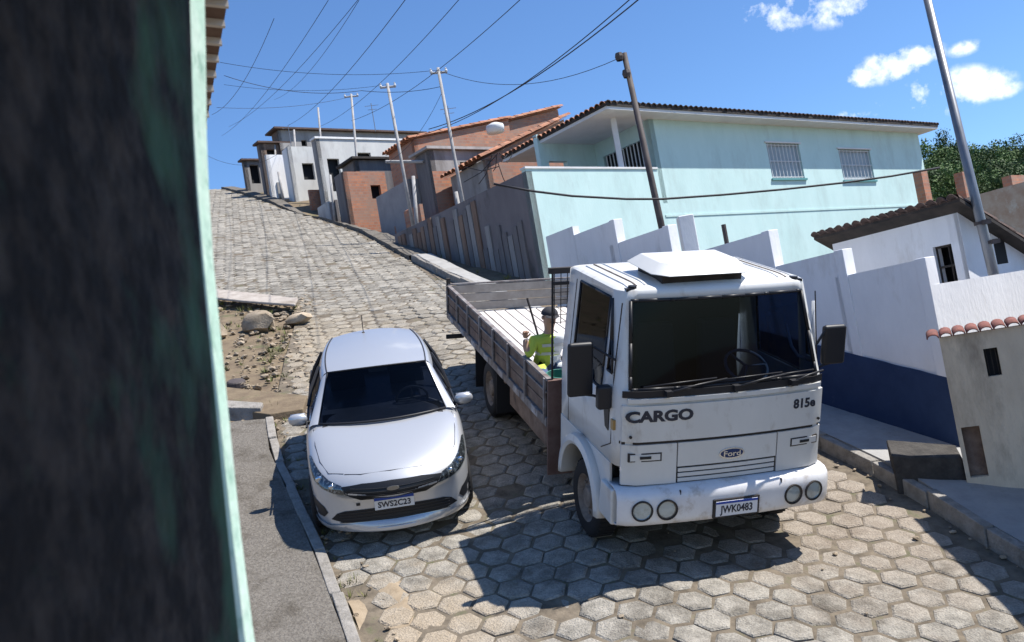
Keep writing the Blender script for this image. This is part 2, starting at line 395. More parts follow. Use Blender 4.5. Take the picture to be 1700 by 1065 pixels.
while s < 50:
    L_, R_ = left(s), rightk(s); rows.append([W(L_ + (R_ - L_) * k / 40, s, -.017 + .013 * noise.noise(V((k * .9, s * 2.1, 5)))) for k in range(41)]); s += .25
road = MB().grid(rows).build('road', M_joint, smooth=True, kind='structure')

def inframe(p):
    q = V(p); z = q.dot(fw)
    if z < .2: return None
    u = 850 + FPX * q.dot(right) / z; v = 532.5 - FPX * q.dot(up) / z
    return u, v
def px_of(p): return inframe(p)
R0 = .182; random.seed(3)
def hex_mesh(seed):
    rnd = random.Random(seed); mb = MB(); n_ = 6
    def ring(r, z, jit):
        return [V((r * cos(pi / 3 * k) * (1 + jit[k]), r * sin(pi / 3 * k) * (1 + jit[k]), z)) for k in range(6)]
    j = [rnd.uniform(-.075, .03) for _ in range(6)]
    a = ring(R0 - .008, -.05, j); b = ring(R0 - .009, -.012, j); c_ = ring(R0 - .030, 0.0, [q + rnd.uniform(-.03, .02) for q in j])
    c_ = [p + V((0, 0, rnd.uniform(-.003, .002))) for p in c_]
    vs = a + b + c_ + [V((0, 0, .003))]
    fs = [(k, (k + 1) % 6, 6 + (k + 1) % 6, 6 + k) for k in range(6)] + [(6 + k, 6 + (k + 1) % 6, 12 + (k + 1) % 6, 12 + k) for k in range(6)] + [(12 + k, 12 + (k + 1) % 6, 18) for k in range(6)]
    return vs, fs
hexes = [hex_mesh(i) for i in range(16)]
hexme = []
for i, (vs, fs) in enumerate(hexes):
    mb = MB(); mb.add(vs, fs); hexme.append(mb.mesh('paver', M_paver))
cells = []
ci = 0; t0 = -10.
dt = 1.5 * R0; dsx = math.sqrt(3) * R0
ang_h = .06
ncol = int(22 / dt)
for a in range(ncol):
    for b in range(int(66 / dsx)):
        t = -12 + a * dt; s = -8 + b * dsx + (dsx / 2 if a % 2 else 0)
        tt = t * cos(ang_h) - s * sin(ang_h) * (1 if s > 0 else 1); s2 = s * cos(ang_h) + t * sin(ang_h)
        if s2 < -4.0 or s2 > 46: continue
        if left(s2) + .12 < tt < rightk(s2) - .16: cells.append((tt, s2))
def paver_M(t, s):
    e = .05
    p = W(t, s); a = (W(t + e, s) - p).normalized(); b = (W(t, s + e) - p).normalized(); n_ = a.cross(b).normalized()
    worn = noise.noise(V((p.x * .6, p.y * .6, 3)))
    p = p + n_ * (worn * .012 + random.uniform(-.010, .005)) + a * random.uniform(-.006, .006) + b * random.uniform(-.006, .006)
    n_ = (n_ + V((random.uniform(-.045, .045), random.uniform(-.045, .045), 0))).normalized()
    b = es * cos(ang_h) - et * sin(ang_h); a = b.cross(n_).normalized(); b = n_.cross(a)
    k = random.choice((0, 1, 2, 3, 4, 5)); Rz = Matrix.Rotation(k * pi / 3, 4, 'Z')
    M = Matrix((a, b, n_)).transposed().to_4x4(); M.translation = p
    return M @ Rz
cand = []
for t, s in cells:
    p = W(t, s); q = px_of(p)
    under = (1.9 < t < 4.5 and -.6 < s < 7) or (-.9 < t < .9 and .2 < s < 3.8)
    vis = q and -20 < q[0] < 1720 and q[1] < 1085 and q[0] > 390 and q[1] > -50 and not under
    cand.append((0 if vis else 1, p.length, t, s))
cand.sort()
stuff = MB()
for i, (v_, d_, t, s) in enumerate(cand):
    k = random.randrange(16); M = paver_M(t, s)
    # a few stones are broken away or sunk
    rq = random.random()
    if rq < .02: M = M @ Matrix.Translation((0, 0, -.022))
    elif rq < .05: M = M @ Matrix.Rotation(random.uniform(-.06, .06), 4, 'X') @ Matrix.Diagonal((.93, .86, 1, 1))
    if i < 300:
        o = bpy.data.objects.new('paver', hexme[k]); col.objects.link(o); o.parent = road; o.matrix_world = M
    else:
        vs, fs = hexes[k]; stuff.add([M @ p for p in vs], fs)
stuff.build('pavers', M_paver, road, kind='stuff')

# sidewalks
def strip(fn_l, fn_r, s0, s1, h, name, m, n_=6, rough=.0, st=.25, skirt=.25):
    rows = []; s = s0
    while s <= s1 + 1e-6:
        a, b = fn_l(s), fn_r(s); r = [W(a, s, h - skirt)]
        for k in range(n_ + 1):
            p = W(a + (b - a) * k / n_, s, h); p.z += rough * noise.noise(V((p.x * 2.3, p.y * 2.3, 1))); r.append(p)
        r.append(W(b, s, h - skirt)); rows.append(r); s += st
    return MB().grid(rows).build(name, m, smooth=False, kind='structure', auto=radians(30))
strip(lambda s: -7, lambda s: left(s) - .13, -9, 4.3, .06, 'left_pavement', M_conc, 30, .03)
M_walk = mat('trowelled_cement', (.27, .265, .26), .85, c2=(.35, .345, .335), scale=3, c3=(.18, .165, .15), c3scale=1.5, bump=.3, bscale=30)
strip(lambda s: rightk(s) + .13, lambda s: 12.0 if s < 1.3 else rightk(s) + (3.2 if s < 6 else .55), -9, 16, .16, 'right_pavement', M_walk, 20, .012)
def kerb(fn, s0, s1, side, hh, name, m, seglen=.85, wid=.12):
    root = empty(name, W(fn(s0), s0)); root['kind'] = 'structure'
    s = s0; base = {}
    while s < s1:
        e = min(s + seglen - .02, s1); mb = MB()
        o0 = random.uniform(-.012, .012); o1 = random.uniform(-.012, .012); h0 = hh + random.uniform(-.015, .015)
        a0, a1 = fn(s) + o0, fn(e) + o1
        if side > 0: q = [(a0, s), (a0 + wid, s), (a1 + wid, e), (a1, e)]
        else: q = [(a0 - wid, s), (a0, s), (a1, e), (a1 - wid, e)]
        mb.hexa([W(t, s_, -.1) for t, s_ in q] + [W(t + (.012 if side > 0 else -.012) * (1 if (i in (0, 3)) == (side > 0) else 0), s_, h0) for i, (t, s_) in enumerate(q)])
        o = mb.build('kerb_stone', m, None, bevel=.012); o.parent = root; o.matrix_parent_inverse = Matrix.Translation(-root.location)
        s += seglen
    return root
kerb(left, -4.2, 4.3, -1, .065, 'left_kerb', M_kerb)
kerb(rightk, -4.2, 16, 1, .165, 'right_kerb', M_kerb)
# upper right pavement edge, houses stand behind it
strip(lambda s: rightk(s) + .0, lambda s: rightk(s) + .55, 16.2, 44, .10, 'upper_pavement', M_conc, 3, .04)

# ------------------------------------------------------------------ vehicles' pose from the ground
def pose(x, y, yaw, fy, ry, hw):
    """rest a vehicle (wheels at fy, ry along its length, +-hw) on the ground"""
    def wp(lx, ly): return V((x + cos(yaw) * lx - sin(yaw) * ly, y + sin(yaw) * lx + cos(yaw) * ly, 0))
    P = {}
    for lx in (-hw, hw):
        for ly in (fy, ry): p = wp(lx, ly); p.z = G(p.x, p.y); P[lx, ly] = p
    Yd = ((P[-hw, ry] + P[hw, ry]) - (P[-hw, fy] + P[hw, fy])).normalized()
    Xd = ((P[hw, fy] + P[hw, ry]) - (P[-hw, fy] + P[-hw, ry])).normalized()
    Z = Xd.cross(Yd).normalized(); Xd = Yd.cross(Z)
    c = (P[-hw, fy] + P[hw, fy] + P[-hw, ry] + P[hw, ry]) / 4
    o = c - Yd * (fy + ry) / 2
    dlt = V((x - o.x, y - o.y, 0)); o += Yd * dlt.dot(Yd) / max(.5, 1 - Yd.z ** 2) * 1.0
    M = Matrix((Xd, Yd, Z)).transposed().to_4x4(); M.translation = o
    return M
def wheel(parent, c, r, wdt, side, rimm, spokes=10, rim_r=.62, dirt=False):
    """side: -1 outer face towards -x"""
    c = V(c); ax = V((side, 0, 0)); h = wdt / 2
    w_ = empty('wheel', c); w_.parent = parent
    prof = [(r * rim_r, -h * .9), (r * .86, -h), (r * .97, -h * .8), (r, -h * .5), (r, h * .5), (r * .97, h * .8), (r * .88, h), (r * rim_r, h * .92)]
    t_ = MB().lathe(prof, (0, 0, 0), ax, 32)
    for k in range(40):
        a = 2 * pi * k / 40; M = Matrix.Rotation(a, 4, 'X')
        t_.box((-h * .75, -.012, r * .985), (h * .75, .012, r * 1.012), M)
    t_.build('tyre', M_rubber, w_, auto=radians(40))
    k_ = MB().lathe([(r * rim_r, h * .9), (r * rim_r * .94, h * .75), (r * rim_r * .86, h * .35), (r * .30, h * .5), (r * .26, h * .8), (r * .12, h * .85), (0.001, h * .85)], (0, 0, 0), ax, 24)
    for k in range(spokes):
        a = 2 * pi * k / spokes; k_.lathe([(.018, h * .5), (.018, h * .62), (.001, h * .62)], (0, cos(a) * r * .42, sin(a) * r * .42), ax, 8)
    k_.build('rim', rimm, w_, auto=radians(35))
    return w_

# ------------------------------------------------------------------ TRUCK
M_tp = mat('truck_white_paint', (.60, .595, .57), .38, c2=(.66, .655, .63), scale=1.5, c3=(.30, .25, .19), c3scale=4, c3f=(.56, .86), stretch=(1, 1, .4), coat=.35, spec=.4, bump=.04, bscale=3)
M_bump = mat('bumper_paint', (.70, .70, .71), .4, c2=(.62, .61, .62), scale=4, c3=(.34, .28, .22), c3scale=5, c3f=(.52, .75), coat=.3, bump=.1, bscale=12)
M_truckdark = mat('chassis_black', (.025, .023, .022), .8, c2=(.055, .045, .04), scale=5)
M_lamp = mat('lamp_reflector', (.55, .58, .6), .25, metal=.7)
M_lampg = mat_glass('lamp_lens', (.8, .85, .85), .10, .06)
M_amber = mat('amber_lens', (.35, .22, .08), .3)
M_print = mat('dark_print', (.03, .032, .045), .5)
M_rim = mat('dusty_rim', (.16, .125, .10), .8, c2=(.28, .23, .19), scale=9)
TM = pose(1.5753, 8.6907, .2327, 1.0, 4.77, .95)
truck = empty('flatbed_truck', M=TM, label='white flatbed truck facing down the street, dark windshield and four round bumper lamps', cat='truck')
def cab_sec(z):
    """front y, half width at height z"""
    if z < 1.62: return .12 + (.0 if z > .9 else (.9 - z) * .04), 1.03 - max(0, .9 - z) * .02
    k = (z - 1.62) / (2.52 - 1.62); return .12 + .26 * k, 1.03 - .09 * k
def cabpt(c, z):
    """c: perimeter coordinate: ('f',u) front -1..1, ('c',side,a) corner, ('s',side,y)"""
    y0, w_ = cab_sec(z); r = .17
    if c[0] == 'f': x = c[1] * (w_ - r); return V((x, y0 + .05 * (c[1] ** 2), z))
    if c[0] == 'c':
        a = c[2]; return V((c[1] * (w_ - r + r * sin(a)), y0 + .05 + r - r * cos(a) - .0, z))
    return V((c[1] * w_, max(c[2], y0 + .05 + r), z))
fr_u = [-1, -.62, -.55, -.3, 0, .3, .55, .62, 1]
corner = [pi / 8, pi / 4, 3 * pi / 8]
side_y = [0, .40, .52, .62, 1.02, 1.44, 1.62, 1.78]
per = [('s', -1, y) for y in reversed(side_y)] + [('c', -1, a) for a in reversed(corner)] + [('f', u) for u in fr_u] + [('c', 1, a) for a in corner] + [('s', 1, y) for y in side_y]
zs = [1.00, 1.22, 1.30, 1.62, 1.71, 1.82, 2.1, 2.46, 2.54]
# ranges of the holes (column index, row index)
iL = len(side_y); nC = len(corner)
fi0 = iL + nC; 
def colidx(side, y): return [i for i, c in enumerate(per) if c[0] == 's' and c[1] == side and abs(c[2] - y) < 1e-6][0]
def hole(ci, zi):
    za, zb = zs[zi], zs[zi + 1]; a, b = per[ci], per[ci + 1]
    # windshield: whole front incl. inner half of the corners
    if za >= 1.71 and zb <= 2.461:
        if fi0 - 1 <= ci <= fi0 + len(fr_u) - 1: return 'w'
    if a[0] == 's' and b[0] == 's':
        lo, hi = sorted((a[2], b[2]))
        if lo >= .62 and hi <= 1.44 and za >= 1.62 and zb <= 2.461: return 'd'
        if lo >= .40 and hi <= .52 and za >= 1.82 and zb <= 2.461: return 'q'
    return None
body = MB(); gl = {'w': MB(), 'dl': MB(), 'dr': MB(), 'ql': MB(), 'qr': MB()}
Pg = [[cabpt(c, z) for c in per] for z in zs]
for zi in range(len(zs) - 1):
    for ci in range(len(per) - 1):
        q = [Pg[zi][ci], Pg[zi][ci + 1], Pg[zi + 1][ci + 1], Pg[zi + 1][ci]]; h = hole(ci, zi)
        if h is None: body.quad(*q)
        elif h == 'w': gl['w'].quad(*q)
        else: gl[h + ('l' if per[ci][1] < 0 else 'r')].quad(*q)
# back wall and roof
zt = 2.54
body.quad(V((1.03, 1.78, 1.0)), V((-1.03, 1.78, 1.0)), V((-.94, 1.78, zt)), V((.94, 1.78, zt)))
ring = Pg[-1]; cx = V((0, 1.0, 2.58))
def roofz(p, k): q = p.lerp(V((0, 1.0, zt)), k); q.z = zt + .075 * (1 - (1 - k) ** 3) ** .6 * (1 if k > 0 else 0); return q
rr_ = [[roofz(p, k) for p in ring] for k in (0, .03, .08, .16, .35, .65, 1)]
body.grid(rr_)
bk = [[roofz(V((.94 - 1.88 * j / 8, 1.78, zt)), k) for j in range(9)] for k in (0, .03, .08, .16, .35, .65, 1)]
body.grid(bk)
cabo = body.build('cab', M_tp, truck); clean(cabo, 1e-4); smooth_angle(cabo.data, radians(38))
so_ = cabo.modifiers.new('s', 'SOLIDIFY'); so_.thickness = .025; so_.offset = -1
for k, nm in (('w', 'windshield'), ('dl', 'side_window'), ('dr', 'side_window'), ('ql', 'quarter_window'), ('qr', 'quarter_window')):
    g_ = gl[k].build(nm, M_glass if k != 'w' else M_glass, truck, smooth=True); clean(g_, 1e-4, False)
def border(mbsrc, m, r, name, off=(0, 0, 0)):
    bm = bmesh.new(); bm.from_mesh(mbsrc.data); es_ = [e for e in bm.edges if e.is_boundary]
    mb = MB()
    for e in es_: mb.tube([e.verts[0].co + V(off), e.verts[1].co + V(off)], r, 6)
    bm.free(); return mb.build(name, m, truck, smooth=True)
for o in [c for c in truck.children if c.name.split('.')[0] in ('windshield', 'side_window', 'quarter_window')]:
    border(o, M_black, .017 if 'wind' in o.name[:4] else .014, 'window_seal')
# lower side panels with the wheel arch
def side_low(sd):
    poly = [(.34, .60), (.34, 1.0), (1.78, 1.0), (1.78, .98)]
    arch = [(1.08 + .60 * cos(a), .40 + .60 * sin(a)) for a in [radians(x) for x in range(12, 168, 9)]]
    poly = [(.35, .60), (.35, 1.0), (1.78, 1.0), (1.78, .62)] + [(max(.5, y), z) for y, z in arch] + [(.48, .60)]
    n_ = len(poly); mb = MB()
    vs, fs = cdt([V(p) for p in poly], .12)
    mb.add([V((sd * 1.028, p.x, p.y)) for p in vs], fs)
    o = mb.build('side_panel', M_tp, truck); m_ = o.modifiers.new('s', 'SOLIDIFY'); m_.thickness = .02; m_.offset = 0
    # flared white arch lip
    pts0 = []; rows = []
    for x in range(4, 182, 8):
        a = radians(x); c_, s_ = cos(a), sin(a)
        rows.append([V((sd * 1.03, 1.08 + .60 * c_, .40 + .60 * s_)), V((sd * 1.10, 1.08 + .585 * c_, .40 + .585 * s_)), V((sd * 1.115, 1.08 + .53 * c_, .40 + .53 * s_)), V((sd * 1.10, 1.08 + .50 * c_, .40 + .50 * s_)), V((sd * .80, 1.08 + .50 * c_, .40 + .50 * s_))])
    o = MB().grid(rows).build('wheel_arch', M_tp, truck, auto=radians(35))
    m_ = o.modifiers.new('s', 'SOLIDIFY'); m_.thickness = .012; m_.offset = 0
    # entry step skirt in front of the wheel
    s_ = MB(); s_.hexa([V((sd * x, y, z)) for x, y, z in ((.80, .17, .44), (1.08, .20, .46), (1.08, .54, .46), (.80, .50, .44), (.84, .16, .80), (1.08, .20, .80), (1.08, .48, .80), (.84, .48, .80))] if sd > 0 else [V((-x, y, z)) for x, y, z in ((1.08, .20, .46), (.80, .17, .44), (.80, .50, .44), (1.08, .54, .46), (1.08, .20, .80), (.84, .16, .80), (.84, .48, .80), (1.08, .48, .80))])
    s_.build('step_skirt', M_tp, truck, bevel=.02)
for sd in (-1, 1): side_low(sd)
# lower front: two big panels with a recessed gap, grille, handles
fy = .115
def fplate(x0, x1, z0, z1, m, name, dy=0, th=.02, bev=.008, curve=True, parent=truck):
    mb = MB(); n_ = max(2, int(abs(x1 - x0) / .12)); f_ = []; b_ = []
    def yy(x): u = abs(x) / .86; return .12 + .05 * u * u if u < 1 else .12 + .05 + .17 - math.sqrt(max(0, .17 ** 2 - (min(abs(x), 1.02) - .86) ** 2))
    xs = [x0 + (x1 - x0) * k / n_ for k in range(n_ + 1)]
    rows = []
    for z, d in ((z0, 0), (z0, -th), (z1, -th), (z1, 0)): rows.append([V((x, yy(x) + dy + d, z)) for x in xs])
    k = len(rows)
    mb.grid(rows)
    for e in (0, n_): mb.add([rows[0][e], rows[1][e], rows[2][e], rows[3][e]], [(0, 1, 2, 3)])
    o = mb.build(name, m, parent, bevel=0, auto=radians(30)); return o
fplate(-.985, .985, .80, 1.24, M_truckdark, 'front_panel', th=.008)   # dark base skin; its colour stands in for shade in seams and slat gaps
fplate(-.99, .99, 1.245, 1.575, M_tp, 'front_flap', th=.030)
fplate(-.99, -.50, .84, 1.215, M_tp, 'front_corner_panel', th=.026)
fplate(.50, .99, .84, 1.215, M_tp, 'front_corner_panel', th=.026)
fplate(-.488, .488, .992, 1.215, M_tp, 'grille_top', th=.026)
for k, z in enumerate((.845, .892, .939)):
    fplate(-.48, .48, z, z + .033, M_tp, 'grille_slat', th=.020)
fplate(-1.0, 1.0, 1.217, 1.243, M_truckdark, 'panel_gap', th=.004)
fplate(-.99, .99, .80, .835, M_truckdark, 'panel_gap', th=.010)
fplate(-.985, .985, 1.645, 1.705, M_black, 'cowl', th=.012)
fplate(-.95, .95, 1.60, 1.64, M_tp, 'cowl_lip', th=.026)
for sx_ in (-1, 1):
    fplate(sx_ * .94 if sx_ < 0 else .64, -.64 if sx_ < 0 else .94, 1.06, 1.14, M_truckdark, 'handle_recess', th=.029)
    fplate(sx_ * .925 if sx_ < 0 else .655, -.655 if sx_ < 0 else .925, 1.072, 1.128, M_tp, 'handle_plate', th=.033)
    fplate((-.84 if sx_ < 0 else .74), (-.74 if sx_ < 0 else .84), 1.088, 1.112, M_black, 'handle', th=.040)
    MB().lathe([(.014, 0), (.014, .012), (.001, .014)], (sx_ * .93, .150, 1.30), (0, -1, 0), 10).build('bolt_cap', M_black, truck)
def RXM(x, y, z, s=1): return Matrix.Translation((x, y, z)) @ Matrix.Rotation(radians(90), 4, 'X')
def flat_on(o, extra):
    for v in o.data.vertices:
        x = abs(v.co.x); u = x / .86; yy_ = .12 + .05 * u * u if u < 1 else .12 + .05 + .17 - math.sqrt(max(0, .17 ** 2 - (min(x, 1.02) - .86) ** 2))
        v.co.y = yy_ - extra + (v.co.y)
flat_on(text('CARGO', .135, M_print, truck, RXM(-.665, 0, 1.475), bold=.006, sx=1.28), .032)
flat_on(text('815e', .12, M_print, truck, RXM(.765, 0, 1.465), bold=.004, sx=1.0), .032)
ov = MB(); 
def oval(mb, x, y, z, a, b, th, seg=28, a0=0):
    vs = [V((x + a * cos(2 * pi * k / seg), y, z + b * sin(2 * pi * k / seg))) for k in range(seg)] + [V((x + a * cos(2 * pi * k / seg), y - th, z + b * sin(2 * pi * k / seg))) for k in range(seg)]
    mb.add(vs, [tuple(range(seg, 2 * seg))] + [(k, (k + 1) % seg, seg + (k + 1) % seg, seg + k) for k in range(seg)])
oval(ov, .03, .10, 1.075, .125, .052, .014); ovo = ov.build('badge', M_chrome, truck)
o2 = MB(); oval(o2, .03, .088, 1.075, .112, .041, .004); o2.build('badge_face', mat('badge_blue', (.02, .04, .12), .3), truck)
text('Ford', .07, M_chrome, truck, RXM(.03, .082, 1.072), bold=.001, sx=1.3)
# bumper: curved in plan with a rounded top
def bumper():
    def yy(x): u = abs(x) / 1.08; return -.02 + .10 * u ** 2 + .22 * max(0, u - .86) ** 1.3 * 4
    xs = [-1.05, -1.04, -1.015, -.97, -.9, -.75, -.5, -.25, 0, .25, .5, .75, .9, .97, 1.015, 1.04, 1.05]; rows = []
    prof = [(.30, .46), (.05, .455), (.01, .475), (0, .52), (0, .68), (.015, .735), (.05, .765), (.12, .775), (.22, .775)]
    for x in xs: rows.append([V((x, yy(x) + d, z + .045 - .012 * (x / 1.08) ** 2)) for d, z in prof])
    o = MB().grid(rows).build('bumper', M_bump, truck, smooth=True); m_ = o.modifiers.new('s', 'SOLIDIFY'); m_.thickness = .015
    for x in (-.50, .50):
        MB().box((x - .004, yy(x) - .002, .525), (x + .004, yy(x) + .02, .81)).build('bumper_seam', M_truckdark, truck)
    for x in (-.38, .52 if 0 else .40):
        for z in (.615, .705): MB().lathe([(.02, 0), (.02, .004), (.001, .004)], (x, yy(x), z), (0, -1, 0), 12).build('bolt_hole', M_dark, truck)
    for x in (-.85, -.625, .625, .85):
        l_ = empty('round_lamp', (x, yy(x) + .0, .645)); l_.parent = truck
        nrm = V(((yy(x + .03) - yy(x - .03)) / .06, -1, 0)).normalized(); l_.location += nrm * .016
        MB().lathe([(.095, -.01), (.098, .012), (.086, .016), (.082, .004)], (0, 0, 0), nrm, 24).build('bezel', M_truckdark, l_, smooth=True)
        MB().lathe([(.082, .003), (.05, -.02), (.03, -.03), (.001, -.03)], (0, 0, 0), nrm, 24).build('reflector', M_lamp if abs(x) > .7 else M_rim, l_, smooth=True)
        MB().lathe([(.084, .006), (.05, .016), (.001, .020)], (0, 0, 0), nrm, 24).build('lens', M_lampg, l_, smooth=True)
    MB().box((-.20, -.045, .520), (.26, -.022, .700)).build('plate_frame', M_truckdark, truck, bevel=.006)
    pl = MB().box((-.175, -.052, .540), (.235, -.044, .680)).build('licence_plate', mat('plate_white', (.66, .67, .70), .5), truck)
    MB().box((-.175, -.0545, .658), (.235, -.052, .680)).build('plate_band', mat('plate_blue', (.02, .06, .32), .5), pl)
    text('JWK0483', .098, M_print, pl, RXM(.03, -.0535, .600), bold=.002, sx=.82)
bumper()
# wipers
for x0, x1 in ((-.60, -.02), (.05, .63), (.62, .95)):
    MB().tube([(x0, .08, 1.70), ((x0 + x1) / 2, .125, 1.735), (x1, .15, 1.76)], .010, 6).tube([(x0 - .22, .142, 1.75), (x1 - .10, .150, 1.775)], .008, 5).build('wiper', M_black, truck, smooth=True)
    MB().box((x0 - .03, .07, 1.66), (x0 + .03, .13, 1.71)).build('wiper_pivot', M_black, truck)
# roof details
MB().hexa([V(p) for p in ((-.52, .50, 2.57), (.26, .50, 2.57), (.26, 1.05, 2.58), (-.52, 1.05, 2.58), (-.52, .48, 2.675), (.26, .48, 2.675), (.26, 1.05, 2.69), (-.52, 1.05, 2.69))]).build('hatch_base', M_truckdark, truck)
MB().add([V(p) for p in ((-.50, .38, 2.66), (.24, .38, 2.66), (.36, .52, 2.665), (.36, 1.12, 2.69), (-.62, 1.12, 2.69), (-.62, .52, 2.665), (-.42, .50, 2.76), (.16, .50, 2.76), (.25, .60, 2.765), (.25, 1.02, 2.78), (-.51, 1.02, 2.78), (-.51, .60, 2.765))], [(5, 4, 3, 2, 1, 0), (6, 7, 8, 9, 10, 11)] + [(i, (i + 1) % 6, 6 + (i + 1) % 6, 6 + i) for i in range(6)]).build('roof_hatch', M_tp, truck, bevel=.012)
cbv = BVHTree.FromPolygons([v.co for v in cabo.data.vertices], [tuple(p.vertices) for p in cabo.data.polygons])
for x in (-.84, -.76, -.68, .64, .72, .80):
    pts = []
    for q in range(12):
        y = .50 + q * .1; h_ = cbv.ray_cast(V((x, y, 5)), V((0, 0, -1)))[0]
        if h_: pts.append(h_ + V((0, 0, .001)))
    MB().tube(pts, .010, 5).build('roof_rib', M_rim if x in (-.76, .72) else M_tp, truck)
for x in (-.80, .80):
    MB().lathe([(.045, -.02), (.04, .03), (.001, .035)], (x, .50, 2.55), (0, 0, 1), 8).box((x - .07, .46, 2.535), (x + .07, .54, 2.56)).build('marker_lamp', M_black, truck)
# interior
M_int = mat('cab_interior', (.03, .03, .033), .8); M_seat = mat('seat_cloth', (.06, .065, .075), .9)
MB().hexa([V(p) for p in ((-.93, .2, 1.0), (.93, .2, 1.0), (.93, .62, 1.0), (-.93, .62, 1.0), (-.93, .2, 1.64), (.93, .2, 1.64), (.93, .55, 1.60), (-.93, .55, 1.60))]).build('dashboard', M_int, truck)
MB().box((-.98, .3, 1.0), (.98, 1.76, 1.04)).box((-.92, 1.70, 1.0), (.92, 1.75, 2.46)).build('cab_lining', M_int, truck)
for x in (-.6, -.1, .6):
    st_ = MB().box((x - .23, 1.0, 1.1), (x + .23, 1.5, 1.35)).hexa([V(p) for p in ((x - .22, 1.45, 1.3), (x + .22, 1.45, 1.3), (x + .22, 1.58, 1.3), (x - .22, 1.58, 1.3), (x - .2, 1.55, 1.95), (x + .2, 1.55, 1.95), (x + .2, 1.66, 1.95), (x - .2, 1.66, 1.95))]).build('cab_seat', M_seat, truck, bevel=.03)
sw = MB(); c = V((.52, .78, 1.66)); A_ = V((0, -.55, .83)).normalized(); e1 = V((1, 0, 0)); e2 = A_.cross(e1)
sw.tube([c + (e1 * cos(a) + e2 * sin(a)) * .21 for a in [2 * pi * k / 24 for k in range(25)]], .016, 8)
for a in (0, 2.1, 4.2): sw.tube([c, c + (e1 * cos(a) + e2 * sin(a)) * .21], .013, 6)
sw.tube([c, c - A_ * .4], .03, 8); sw.build('steering_wheel', mat('grey_plastic', (.25, .26, .27), .6), truck, smooth=True)
MB().tube([(.70, .42, 2.15), (.74, .36, 1.95), (.80, .34, 1.86), (.98, .36, 1.78)], .014, 6).tube([(.98, .42, 2.35), (.98, .36, 1.70)], .02, 6).build('grab_rail', mat('pale_plastic', (.5, .52, .55), .5), truck, smooth=True)
# mirrors
for sd in (-1, 1):
    xm = -1.25 if sd < 0 else 1.20; yl = .52 if sd < 0 else .34; zl = 1.83 if sd < 0 else 1.93; hh = .25 if sd < 0 else .19
    m_ = MB().box((xm - .13, yl, zl - hh), (xm + .11, yl + .07, zl + hh)).build('mirror', M_black, truck, bevel=.03)
    MB().box((xm - .10, yl + .072, zl - hh + .03), (xm + .08, yl + .075, zl + hh - .03)).build('mirror_glass', M_chrome, m_)
    for zz in (zl - hh + .02, zl + hh - .03):
        z2 = min(max(zz, 1.60), 2.0)
        MB().tube([(xm, yl + .03, zz), (xm - sd * .12, yl + .02, zz - .02), (sd * 1.0, .36, z2 - .05)], .013, 6).build('mirror_arm', M_black, m_)
    if sd < 0:
        MB().box((-1.16, .34, 1.50), (-1.03, .44, 1.72)).build('lower_mirror', M_black, truck, bevel=.025)
# corner glass under the beltline, side indicator, door seams, handle
def slab_side(sd, pts, m, name, x=1.031, th=.008):
    mb = MB(); n_ = len(pts)
    vs = [V((sd * x, y, z)) for y, z in pts] + [V((sd * (x + th), y, z)) for y, z in pts]
    mb.add(vs, [tuple(range(n_, 2 * n_))] + [(k, (k + 1) % n_, n_ + (k + 1) % n_, n_ + k) for k in range(n_)])
    return mb.build(name, m, truck)
for sd in (-1, 1):
    slab_side(sd, [(.42, 1.28), (.50, 1.30), (.56, 1.58), (.46, 1.60), (.40, 1.50)], M_black, 'corner_glass')
    for ln in (((.36, 1.18), (.36, 2.46)), ((.36, 1.18), (.60, 1.06)), ((1.56, .98), (1.56, 2.46))):
        (a, b), (c_, d_) = ln
        MB().tube([(sd * (cab_sec(b)[1] + .001), a, b), (sd * (cab_sec((b + d_) / 2)[1] + .001), (a + c_) / 2, (b + d_) / 2), (sd * (cab_sec(d_)[1] + .001), c_, d_)], .006, 4).build('door_seam', M_truckdark, truck)
    MB().box((sd * 1.03 - .02, 1.30, 1.42), (sd * 1.03 + .03, 1.48, 1.47)).build('door_handle', M_black, truck, bevel=.008)
    MB().box((sd * 1.03 - .015, .28, 1.33), (sd * 1.03 + .012, .34, 1.42)).build('side_marker', M_amber, truck)
# wheels (dual rear)
for sd in (-1, 1):
    wheel(truck, (sd * .93, 1.0, .385), .385, .23, sd, M_rim, 8)
    wheel(truck, (sd * .98, 4.77, .385), .385, .22, sd, M_rim, 8)
    wheel(truck, (sd * .72, 4.77, .385), .385, .22, sd, M_rim, 8)
MB().tube([(-.7, 1.0, .42), (.7, 1.0, .42)], .05, 8).tube([(-.7, 4.77, .42), (.7, 4.77, .42)], .07, 8).build('axle', M_truckdark, truck)
MB().box((-.42, .3, .48), (-.34, 7.3, .70)).box((.34, .3, .48), (.42, 7.3, .70)).box((-.6, .3, .45), (.6, 1.7, .98)).build('chassis', M_truckdark, truck)
MB().box((-.85, .32, .45), (.85, .38, .80)).build('radiator', M_truckdark, truck)
